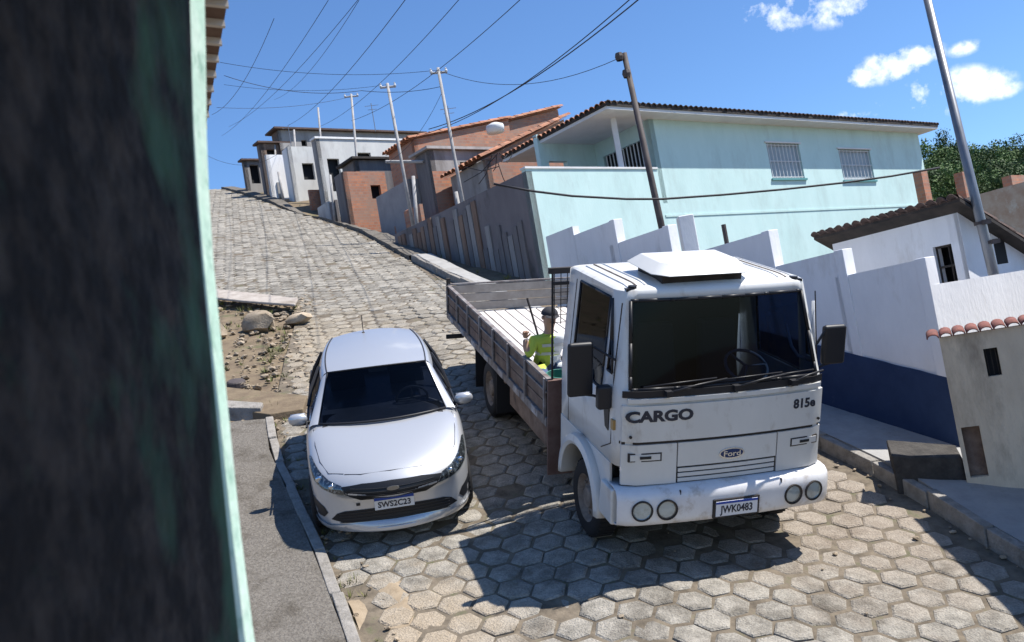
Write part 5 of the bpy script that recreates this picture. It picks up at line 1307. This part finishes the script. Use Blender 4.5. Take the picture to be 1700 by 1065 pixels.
# ------------------------------------------------------------------ poles and wires
def post(top, bot, Y, r, m, label, name='street_pole', r1=None, arms=(), group='thin poles along the uphill street'):
    t_ = at(*top, Y); b_ = at(*bot, Y); g_ = G(b_.x, b_.y)
    d = (b_ - t_); kk = (g_ - .2 - t_.z) / d.z if abs(d.z) > .01 else 1
    base = t_ + d * kk
    root = empty(name, base, label, 'pole', group); bpy.context.view_layer.update()
    par(MB().tube([base, t_], r, 10, r1=r1 or r * .75).build('shaft', m, None, smooth=True), root)
    for h, L_, ax in arms:
        c = t_ + (base - t_).normalized() * h; A_ = V((1, .25, 0)).normalized() if ax == 0 else V((.3, -1, 0)).normalized()
        par(MB().tube([c - A_ * L_ / 2, c + A_ * L_ / 2], .035, 6).build('cross_arm', m, None), root)
        for s in (-.45, 0, .45): par(MB().lathe([(.03, 0), (.045, .05), (.02, .09), (.035, .12), (.001, .14)], c + A_ * L_ * s, (0, 0, 1), 8).build('insulator', M_ceil, None), root)
    return t_, root
tp = {}
tp['R'], _ = post((1538, -8), (1664, 515), 12.4, .075, M_metal, 'grey metal pole rising behind the tile-capped beige wall at right', r1=.05, group=None)
for (u, v) in ((1628, 370), (1643, 402)):
    c = at(u, v, 12.4); par(MB().lathe([(.085, -.02), (.085, .02)], c, (0, 0, 1), 12).box((c.x - .02, c.y - .12, c.z - .03), (c.x + .08, c.y - .06, c.z + .03)).build('clamp', M_poled, None), _)
tp['D'], rD = post((1036, 88), (1098, 374), 19.0, .085, M_poled, 'dark leaning pole in front of the mint house', r1=.06, group=None)
for (u, v) in ((1040, 122), (1028, 94)):
    c = at(u, v, 18.95); par(MB().lathe([(.07, -.08), (.09, 0), (.07, .08), (.001, .1)], c, (0, 0, 1), 8).build('insulator', M_poled, None), rD)
tp['1'], _ = post((727, 112), (775, 370), 27.0, .058, M_polew, 'pale street pole in front of the slab-roofed brick house', arms=((.15, .5, 0),))
tp['2'], _ = post((643, 138), (690, 398), 29.0, .06, M_polew, 'pale street pole standing at the mouth of the lean-to shed', arms=((.12, .5, 0),))
tp['3'], _ = post((583, 156), (594, 285), 39.5, .06, M_polew, 'pale pole rising behind the roofless brick walls', arms=((.1, .6, 0),))
tp['4'], _ = post((528, 178), (538, 300), 42.5, .055, M_polew, 'slim pole before the large pale grey house')
tp['5'], _ = post((488, 215), (496, 325), 45.0, .06, M_polew, 'slim pole at the corner of the pale cube house')
tp['6'], _ = post((456, 240), (462, 332), 46.0, .06, M_polew, 'shortest pole near the hilltop crest')
for (u0, v0, u1, v1, Y, lab) in ((462, 285, 470, 330, 43, 'white fence post below the pale cube house, leftmost'), (548, 290, 555, 352, 38, 'weathered fence post at the edge of the brick walls'), (686, 292, 694, 402, 28.6, 'thick pale gate post beside the street pole'), (757, 318, 772, 400, 27.2, 'pale gate post before the mint house side wall')):
    post((u0, v0), (u1, v1), Y, .07, M_polew, lab, name='fence_post', group='fence posts along the uphill street')
def wire(p, q, sag, r, name='wire', label='', m=M_wire):
    pts = [p.lerp(q, k / 16) - V((0, 0, sag * 4 * (k / 16) * (1 - k / 16))) for k in range(17)]
    o = MB().tube(pts, r * .62, 5).build(name, m, None, smooth=True); tag(o, label, 'cable', 'overhead cables above the street'); return o
wl = [((1085, -22), 9, (712, 214), 30, .022, 'thickest black cable crossing the sky from upper right'), ((1060, -14), 9, (705, 222), 30, .018, 'second thick cable hugging the thickest one'),
      ((880, -16), 10, (583, 200), 40, .014, 'cable running down to the pale pole behind the brick walls'), ((775, -16), 10, (530, 210), 43, .012, 'cable passing over the slim pole by the grey house'),
      ((690, -24), 10, (478, 208), 45, .013, 'cable falling to the roof of the upper grey storey'), ((596, 0), 11, (455, 165), 40, .009, 'faint short cable in the upper left sky'),
      ((610, -20), 10, (380, 210), 44, .010, 'cable left of the date stamp falling towards the eave'), ((545, 0), 11, (368, 225), 44, .010, 'long drooping cable in the left sky'), ((455, 30), 12, (352, 190), 30, .010, 'cable beside the red eave')]
for a, Ya, b, Yb, r, lab in wl: wire(at(*a, Ya + 7), at(*b, Yb), .35, r, label=lab)
wire(at(330, 250, 42), at(480, 240, 42) , .8, .012, label='slack cable low over the street crest')
t1 = at(727, 116, 27); tD = at(1028, 96, 18.95)
wire(t1, tD, .5, .012, label='cable from the nearest pale pole to the dark leaning pole')
wire(at(372, 125, 26), at(600, 150, 27), .25, .013, label='crosswise cable over the street, left half'); wire(at(600, 150, 27), t1 + V((0, 0, -.5)), .1, .013, label='crosswise cable over the street, right half')
wire(at(365, 103, 28), t1, .25, .011, label='upper crosswise cable above the street'); wire(at(360, 178, 34), at(583, 160, 39.5), .2, .012, label='distant crosswise cable behind the first ones')
wire(at(372, 140, 30), at(643, 140, 29), .2, .009, label='thin crosswise cable between eave and second pole')
wire(at(735, 150, 27), at(642, 270, 29), .3, .01, label='service drop from the nearest pale pole to the shed')
# cable in front of the mint facade
pts = [at(*p, 17.5 + (p[0] - 880) * .004) for p in ((820, 305), (885, 317), (950, 325), (1040, 330), (1100, 330), (1200, 323), (1300, 314), (1400, 303), (1480, 292), (1560, 278))]
o = MB().tube(pts, .022, 6).build('wire', M_wire, None, smooth=True); tag(o, 'black cable hanging across the mint facade', 'cable')
pts = [at(*p, 19.) for p in ((1004, 104), (1008, 118), (1014, 128), (1022, 136))]
# wire clumps on shed top
cl_ = MB(); random.seed(5)
for k in range(7):
    a = at(825 + random.uniform(-8, 8), 262 + random.uniform(-12, 16), 24); b = at(800 + random.uniform(-30, 60), 270 + random.uniform(-22, 40), 25.5); cl_.tube([a, a.lerp(b, .5) + V((0, 0, -.12)), b], .012, 5)
cl_.build('cable_bundle', M_wire, None, label='tangle of service cables at the mint house street corner', cat='cable')

# ------------------------------------------------------------------ near wall with the camera's corner, and the eave beyond
def near_wall():
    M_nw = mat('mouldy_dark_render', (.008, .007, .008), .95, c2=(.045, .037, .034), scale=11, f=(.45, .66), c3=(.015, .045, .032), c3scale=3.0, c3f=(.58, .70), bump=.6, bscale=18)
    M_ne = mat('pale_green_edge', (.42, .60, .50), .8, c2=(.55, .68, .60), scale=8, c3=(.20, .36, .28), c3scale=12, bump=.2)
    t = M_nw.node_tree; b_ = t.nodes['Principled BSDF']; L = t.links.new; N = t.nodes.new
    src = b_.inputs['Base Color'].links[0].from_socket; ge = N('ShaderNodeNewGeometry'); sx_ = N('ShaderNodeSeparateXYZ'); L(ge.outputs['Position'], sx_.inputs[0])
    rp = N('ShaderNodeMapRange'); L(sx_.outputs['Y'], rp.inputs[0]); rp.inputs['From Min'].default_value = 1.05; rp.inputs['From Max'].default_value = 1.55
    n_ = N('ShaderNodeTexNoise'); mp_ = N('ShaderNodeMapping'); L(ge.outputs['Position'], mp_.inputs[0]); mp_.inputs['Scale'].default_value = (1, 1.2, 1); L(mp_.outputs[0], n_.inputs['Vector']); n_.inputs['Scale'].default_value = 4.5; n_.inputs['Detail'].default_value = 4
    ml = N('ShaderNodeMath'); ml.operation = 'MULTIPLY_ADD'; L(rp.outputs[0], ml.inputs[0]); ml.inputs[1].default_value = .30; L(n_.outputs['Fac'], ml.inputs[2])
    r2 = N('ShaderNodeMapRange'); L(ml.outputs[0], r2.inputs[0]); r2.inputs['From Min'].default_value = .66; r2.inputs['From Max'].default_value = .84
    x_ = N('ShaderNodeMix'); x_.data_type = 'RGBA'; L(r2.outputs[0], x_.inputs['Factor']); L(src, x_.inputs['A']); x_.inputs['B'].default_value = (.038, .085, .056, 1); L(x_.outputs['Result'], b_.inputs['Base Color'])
    M_ng = mat('green_mould_patch', (.018, .055, .04), .9, c2=(.02, .022, .026), scale=5, f=(.42, .58), c3=(.03, .085, .045), c3scale=4, bump=.4, bscale=25)
    r = empty('near_wall', (-.6, 1.2, -1), 'dark mouldy wall right beside the camera with pale green corner edge', 'wall'); bpy.context.view_layer.update()
    edge = [((u_, v_), 1.60) for u_, v_ in ((314, -60), (317, 60), (320, 200), (325, 300), (334, 420), (345, 540), (355, 640), (368, 780), (380, 900), (397, 1065), (412, 1180))]
    E = [at(*p, y) for p, y in edge]
    back = [p + V((.13, -1.9, 0)) * 1 for p in E]     # the face runs back past the camera
    mid = [p.lerp(b, .10) for p, b in zip(E, back)]; mid2 = [p.lerp(b, .22) for p, b in zip(E, back)]
    lit = [p + V((-.035, .055, 0)) for p in E]
    n_ = len(E)
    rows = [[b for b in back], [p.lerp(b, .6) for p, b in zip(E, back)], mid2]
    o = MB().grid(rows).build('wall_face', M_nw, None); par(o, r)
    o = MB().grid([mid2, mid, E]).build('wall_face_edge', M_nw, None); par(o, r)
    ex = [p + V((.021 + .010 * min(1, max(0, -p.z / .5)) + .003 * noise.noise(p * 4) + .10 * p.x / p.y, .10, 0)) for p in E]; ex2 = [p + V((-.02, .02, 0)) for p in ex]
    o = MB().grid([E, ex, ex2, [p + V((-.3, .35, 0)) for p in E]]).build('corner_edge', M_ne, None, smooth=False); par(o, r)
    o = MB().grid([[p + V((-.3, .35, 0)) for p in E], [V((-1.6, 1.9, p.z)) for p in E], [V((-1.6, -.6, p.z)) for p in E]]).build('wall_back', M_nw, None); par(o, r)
    # overhanging roof above the camera keeps the face in shade, the corner stays lit
    o = MB().box((-1.7, -1.2, 1.05), (.95, 1.585, 1.12)).build('roof_overhang', M_dtile, None); par(o, r)
near_wall()
ev = empty('tiled_eave', at(345, 150, 3.6), 'brown tiled eave with pale battens jutting past the near wall', 'eave'); bpy.context.view_layer.update()
a = at(378, 0, 2.75); b = at(335, 250, 4.1); d = (b - a); out_ = V((-1.0, -.2, .22)).normalized()
M_evs = mat('eave_brown', (.13, .085, .07), .9, c2=(.19, .13, .105), scale=7, bump=.3)
ax_ = a - d * .5
par(MB().hexa([ax_, b, b + out_ * 1.2, ax_ + out_ * 1.2, ax_ + V((0, 0, .05)), b + V((0, 0, .05)), b + out_ * 1.2 + V((0, 0, .05)), ax_ + out_ * 1.2 + V((0, 0, .05))]).build('eave_board', M_evs, None), ev)
for k in range(16):
    c = ax_.lerp(b, (k + .3) / 16); dn = V((0, 0, -.022))
    par(MB().hexa([c + dn, c + d * .011 + dn, c + d * .011 + dn + out_ * 1.1, c + dn + out_ * 1.1, c, c + d * .011, c + d * .011 + out_ * 1.1, c + out_ * 1.1]).build('batten', mat('pale_batten', (.55, .50, .46), .8), None), ev)
    c2x = ax_.lerp(b, (k + .0) / 16)
    t_ = MB(); A0 = []; A1 = []
    for j in range(6):
        q = pi * j / 5; off = d.normalized() * (-.045 * cos(q)) + V((0, 0, .05 + .025 * sin(q))); A0.append(c2x + off - out_ * .015); A1.append(c2x + off + out_ * 1.0)
    t_.grid([A0, A1]); par(t_.build('roof_tile', M_evs, None), ev)

# ------------------------------------------------------------------ left verge: slabs, stones, rubble, weeds
M_stone = mat('pale_stone', (.23, .18, .125), .9, c2=(.34, .28, .21), scale=5, c3=(.12, .09, .06), c3scale=4, bump=.5, island=.3)
random.seed(11)
ico = bmesh.new(); bmesh.ops.create_icosphere(ico, subdivisions=2, radius=1); IV = [v.co.copy() for v in ico.verts]; IF = [tuple(v.index for v in f.verts) for f in ico.faces]; ico.free()
ico = bmesh.new(); bmesh.ops.create_icosphere(ico, subdivisions=1, radius=1); IV1 = [v.co.copy() for v in ico.verts]; IF1 = [tuple(v.index for v in f.verts) for f in ico.faces]; ico.free()
def stone(mb, p, sx, sy, sz, seed, lo=False):
    Rz = Matrix.Rotation(random.uniform(0, 6.28), 3, 'Z') @ Matrix.Rotation(random.uniform(-.4, .4), 3, 'X'); vs = []
    for v in (IV1 if lo else IV):
        q = v * (1 + .5 * noise.noise(v * 1.3 + V((seed, 0, 0)))); q = V((q.x * sx, q.y * sy, q.z * sz)); vs.append(p + Rz @ q)
    mb.add(vs, IF1 if lo else IF)
def bpx(u, v): return bottom_ray(u, v)
# the tumbled cement slab and the boulder under it
c = [bpx(352, 505), bpx(408, 512), bpx(492, 520), bpx(497, 508), bpx(430, 499), bpx(352, 491)]
o = MB(); n_ = 6; o.add([p + V((0, 0, .12)) for p in c] + [p + V((0, 0, .18)) for p in c], [tuple(range(5, -1, -1)), tuple(range(6, 12))] + [(i, (i + 1) % 6, 6 + (i + 1) % 6, 6 + i) for i in range(6)])
o.build('cement_slab', mat('slab_cement', (.28, .24, .21), .9, c2=(.42, .38, .34), scale=4, c3=(.15, .12, .09), c3scale=2, bump=.4), None, bevel=.02, label='broken pale cement slab bridging the verge left of the road', cat='slab')
for (u, v, sx, sy, sz, lab) in ((430, 545, .36, .28, .26, 'brown boulder beneath the broken cement slab'), (495, 535, .30, .25, .14, 'flat grey stone at the end of the cement slab'), (352, 560, .3, .3, .2, 'dark boulder close to the near wall edge')):
    mb = MB(); p = bpx(u, v); stone(mb, p + V((0, 0, sz * .4)), sx, sy, sz, u); mb.build('boulder', M_stone, None, smooth=False, label=lab, cat='boulder', auto=radians(35))
rb = MB()
for k in range(1150):
    u = random.uniform(345, 560); v = random.uniform(505, 665)
    if u > 540 - (v - 505) * .25: continue
    p = bpx(u, v) if k < 1 else None
    t = None
    # scatter in street coordinates rather than by pixel
    s = random.uniform(4.2, 13.5); t = left(s) - random.expovariate(1 / 1.3) + .5
    if t < -7: continue
    p = W(t, s); r = random.choice((.015, .02, .03, .03, .045, .06)) * random.uniform(.7, 1.4)
    stone(rb, p + V((0, 0, r * .1 - .03)), r * 1.3, r, r * .6, k, lo=True)
rb.build('rubble', M_stone, None, kind='stuff', label='loose stones and rubble on the verge left of the road', cat='rubble')
rb = MB()
for k in range(700):
    s = random.uniform(-3.5, 40); e = random.choice((0, 0, 1)); t = (left(s) + random.uniform(0, .35)) if e == 0 else rightk(s) - random.uniform(0, .25)
    if k % 5 == 0: t = random.uniform(left(s), rightk(s))
    r = random.choice((.008, .012, .016, .025)); stone(rb, W(t, s, r * .3), r * 1.4, r, r * .7, k, lo=True)
rb.build('gravel', M_stone, None, kind='stuff', label='scattered small stones along the road edges', cat='gravel')
# step slabs by the pavement end
for pxs, h, lab, m in ((((375, 655), (512, 668), (505, 690), (450, 700), (380, 690)), .10, 'thin brown earth-covered step at the end of the left pavement', M_dirt), (((370, 684), (440, 688), (436, 698), (372, 697)), .16, 'pale broken slab lying on the left pavement end', M_kerb)):
    c = [bpx(*p) for p in pxs]; n_ = len(c); MB().add([p + V((0, 0, -.05)) for p in c] + [p + V((0, 0, h)) for p in c], [tuple(range(n_ - 1, -1, -1)), tuple(range(n_, 2 * n_))] + [(i, (i + 1) % n_, n_ + (i + 1) % n_, n_ + i) for i in range(n_)]).build('step_slab', m, None, bevel=.015, label=lab, cat='slab')
c = bpx(392, 636); o = MB().lathe([(.001, .05), (.13, .05), (.15, .03), (.16, -.05), (.001, -.05)], c, NP, 18).build('drain_cover', M_poled, None, label='dark round drain cover on the verge by the near wall', cat='drain')
# sand drift over the paving at the left kerb
rows = []
random.seed(4)
for i in range(22):
    s = -3.6 + i * .15; row = []
    for j in range(9):
        t = left(s) + .02 + j * .07; h = .006 + .055 * noise.noise(V((t * 3.6, s * 2.3, 0))) - .006 - .024 * (j / 8) - .01 * abs(s + 1.6); row.append(W(t, s, h if j < 8 else -.03))
    rows.append(row)
MB().grid(rows).build('sand', mat('sandy_drift', (.24, .185, .125), .95, c2=(.32, .255, .18), scale=7, c3=(.22, .17, .12), c3scale=5, bump=.5), None, smooth=True, kind='stuff', label='sandy earth washed over the paving along the left kerb', cat='sand')
def weed(p, h, n_, label, m=M_leaf2):
    root = empty('weed', p, label, 'weed', 'weeds in the road joints'); mb = MB()
    for k in range(n_):
        a = random.uniform(0, 6.28); L_ = h * random.uniform(.5, 1.1); d = V((cos(a), sin(a), 0)); wd = d.cross(V((0, 0, 1))) * L_ * .12
        b = p + d * random.uniform(0, h * .4); q = b + d * L_ * .35 + V((0, 0, L_ * .6)); t_ = b + d * L_ * .8 + V((0, 0, L_ * .55 * random.random() + .1 * L_))
        mb.add([b, q - wd, q + wd, t_], [(0, 1, 3), (0, 3, 2)])
    bpy.context.view_layer.update(); par(mb.build('leaves', m, None), root)
for (u, v, h, n_, lab) in ((592, 950, .20, 120, 'bright green weed at the foot of the left kerb ahead of the car'), (572, 935, .14, 60, 'small weed tuft nearer the kerb stone'), (728, 1048, .18, 90, 'green weed tuft near the lower edge of the picture'), (706, 1036, .11, 40, 'little sprout beside the lower weed'),
                          (600, 372, .5, 90, 'yellow-green bush at the far road edge below the brick walls'), (590, 362, .4, 60, 'smaller bush beside the far road edge')):
    weed(bpx(u, v), h, n_, lab)
random.seed(21)
tf = MB()
for k in range(420):
    if k < 300: s_ = random.uniform(4.5, 40); t_ = left(s_) - random.expovariate(1 / 1.1) + .15
    elif k < 360: s_ = random.uniform(-4, 5); t_ = left(s_) + random.uniform(-.02, .18)
    else: s_ = random.uniform(5, 42); t_ = rightk(s_) + random.uniform(.5, 1.6)
    if t_ < -9: continue
    p = W(t_, s_, -.02); h = random.uniform(.04, .16) * (.6 if 300 <= k < 360 else 1)
    for q in range(14):
        a = random.uniform(0, 6.28); d = V((cos(a), sin(a), 0)); b = p + d * random.uniform(0, h * .5); wd = d.cross(V((0, 0, 1))) * h * .06
        tf.add([b - wd, b + wd, b + d * h * .6 + V((0, 0, h * random.uniform(.5, 1.1)))], [(0, 1, 2)])
tf.build('dry_grass', mat('dry_grass', (.17, .16, .06), .9, c2=(.10, .13, .04), scale=2, island=.3), None, kind='stuff', label='dry grass tufts along the verges and kerbs', cat='grass')
# yard walls, planks and doors crowding the uphill street edge
for (u, Y, hh, L_, m_, lab) in ((650, 32.4, .9, 1.6, M_brick, 'low brick garden wall beside the lean-to shed'), (603, 35.2, .5, 1.5, M_grey, 'knee-high cement wall at the foot of the roofless bricks'), (560, 38.0, 1.5, .6, M_shed, 'leaning board gate left of the roofless brick walls'), (548, 39.5, 1.1, 1.2, M_lgrey, 'short pale garden wall below the long pale wall'), (515, 41.6, .9, 1.6, M_brick, 'low brick wall in front of the pale cube'), (468, 44.2, .8, 1.2, M_grey, 'low grey wall near the whitewashed wall'), (700, 29.6, 1.7, 1.1, M_brick, 'brick stub between the thick gate post and the mint side wall')):
    r_ = ray(u, 330); q = r_ * (Y / r_.y); A_ = V((q.x, q.y, 0)); B_ = A_ + (AD if L_ > 1.3 else BDR) * L_; n_ = V((-(B_ - A_).y, (B_ - A_).x, 0)).normalized() * .12
    top = G(q.x, q.y) + hh
    MB().hexa([V((p.x, p.y, G(p.x, p.y) - .4)) for p in (A_, B_, B_ + n_, A_ + n_)] + [V((p.x, p.y, top + dz)) for p, dz in ((A_, 0), (B_, random.uniform(-.15, .1)), (B_ + n_, 0), (A_ + n_, 0))]).build('garden_wall', m_, None, label=lab, cat='wall')
# pole's cast shadow laid as a thin dark tube across the paving, and a dark stick on the road
pts = [bpx(1368, 835), bpx(1400, 838), bpx(1440, 836), bpx(1478, 838)]; MB().tube([p + V((0, 0, .02 + .01 * (i % 2))) for i, p in enumerate(pts)], .012, 6).build('stick', M_bark, None, label='thin dark strip laid for the pole shadow on the paving right of the truck bumper', cat='stick')
pts = [bpx(1392, 905), bpx(1410, 902), bpx(1420, 908)]; MB().tube([p + V((0, 0, .015)) for p in pts], .014, 6).build('twig', M_bark, None, label='short black twig on the sunlit pavers', cat='stick')
c = bpx(805, 1047); o = MB().box((-.05, -.02, 0), (.05, .02, .012)).build('litter', mat('cyan_wrapper', (.25, .55, .65), .4), None, label='small light blue wrapper on the pavers', cat='litter'); o.location = c + V((0, 0, .004)); o.rotation_euler = (.3, .1, .5)

# ------------------------------------------------------------------ trees on the hill behind
def crown_mesh(seed, dark):
    rnd = random.Random(seed); mb = MB(); cl_ = [V((rnd.gauss(0, .55), rnd.gauss(0, .55), rnd.gauss(0, .42))) for _ in range(13)]
    for k in range(2600):
        c = rnd.choice(cl_); d = V((rnd.gauss(0, 1), rnd.gauss(0, 1), rnd.gauss(0, 1))).normalized(); r = rnd.uniform(.16, .46) 
        p = c + d * r; sz = rnd.uniform(.03, .075); a = V((rnd.gauss(0, 1), rnd.gauss(0, 1), rnd.gauss(0, 1))).normalized(); b = a.cross(d)
        if b.length < .1: continue
        b.normalize(); mb.add([p - a * sz, p + b * sz * .6, p + a * sz, p - b * sz * .6], [(0, 1, 2, 3)])
    return mb.mesh('crown', dark)
crowns = [crown_mesh(i, M_leaf if i % 3 else M_leaf2) for i in range(4)]
tm = MB(); tm.tube([(0, 0, -1), (.05, .02, .3), (0, 0, .8)], .09, 7, r1=.04)
for k in range(4): a = k * 1.6; tm.tube([(0, 0, .3), (cos(a) * .35, sin(a) * .35, .7)], .035, 5, r1=.015)
trunk_me = tm.mesh('trunk', M_bark)
random.seed(9)
desc = ['rounded', 'ragged', 'tall narrow', 'bushy', 'sparse', 'spreading', 'low', 'lopsided', 'stout', 'slender', 'domed', 'wispy']
for i in range(34):
    u = 1528 + (i * 61 % 34) * 6.5 + random.uniform(-4, 4); v = (262, 280, 298)[i % 3] + random.uniform(-7, 7); Y = (58, 50, 43)[i % 3] + random.uniform(-3, 3)
    if u < 1560 and v < 240: v = 250
    r = random.uniform(.85, 1.5) * Y / 55; c = at(u, v, Y)
    tr = empty('tree', (c.x, c.y, c.z - 1.9 * r), '%s dark green tree in the %s row on the hilltop' % (desc[(i // 3) % 12], ('back', 'middle', 'front')[i % 3]), 'tree', 'trees on the hilltop right of the mint house')
    for me_, nm in ((crowns[i % 4], 'crown'), (trunk_me, 'trunk')):
        o = bpy.data.objects.new(nm, me_); col.objects.link(o); o.parent = tr; z_ = 1.9 * r if nm == 'crown' else .8 * r
        o.location = (0, 0, z_); o.rotation_euler = (0, 0, random.uniform(0, 6)); o.scale = (r, r, r * random.uniform(.8, 1.1))
# slope that the trees stand on, seen between them
MB().grid([[at(1500, 300, 40) + V((0, 0, -2)), at(1800, 330, 40) + V((0, 0, -3))], [at(1500, 283, 62) + V((0, 0, -.5)), at(1800, 262, 62) + V((0, 0, -.6))], [at(1500, 283, 62) + V((0, 60, -4)), at(1800, 270, 62) + V((20, 60, -4))]]).build('wooded_slope', M_leaf, None, kind='structure')
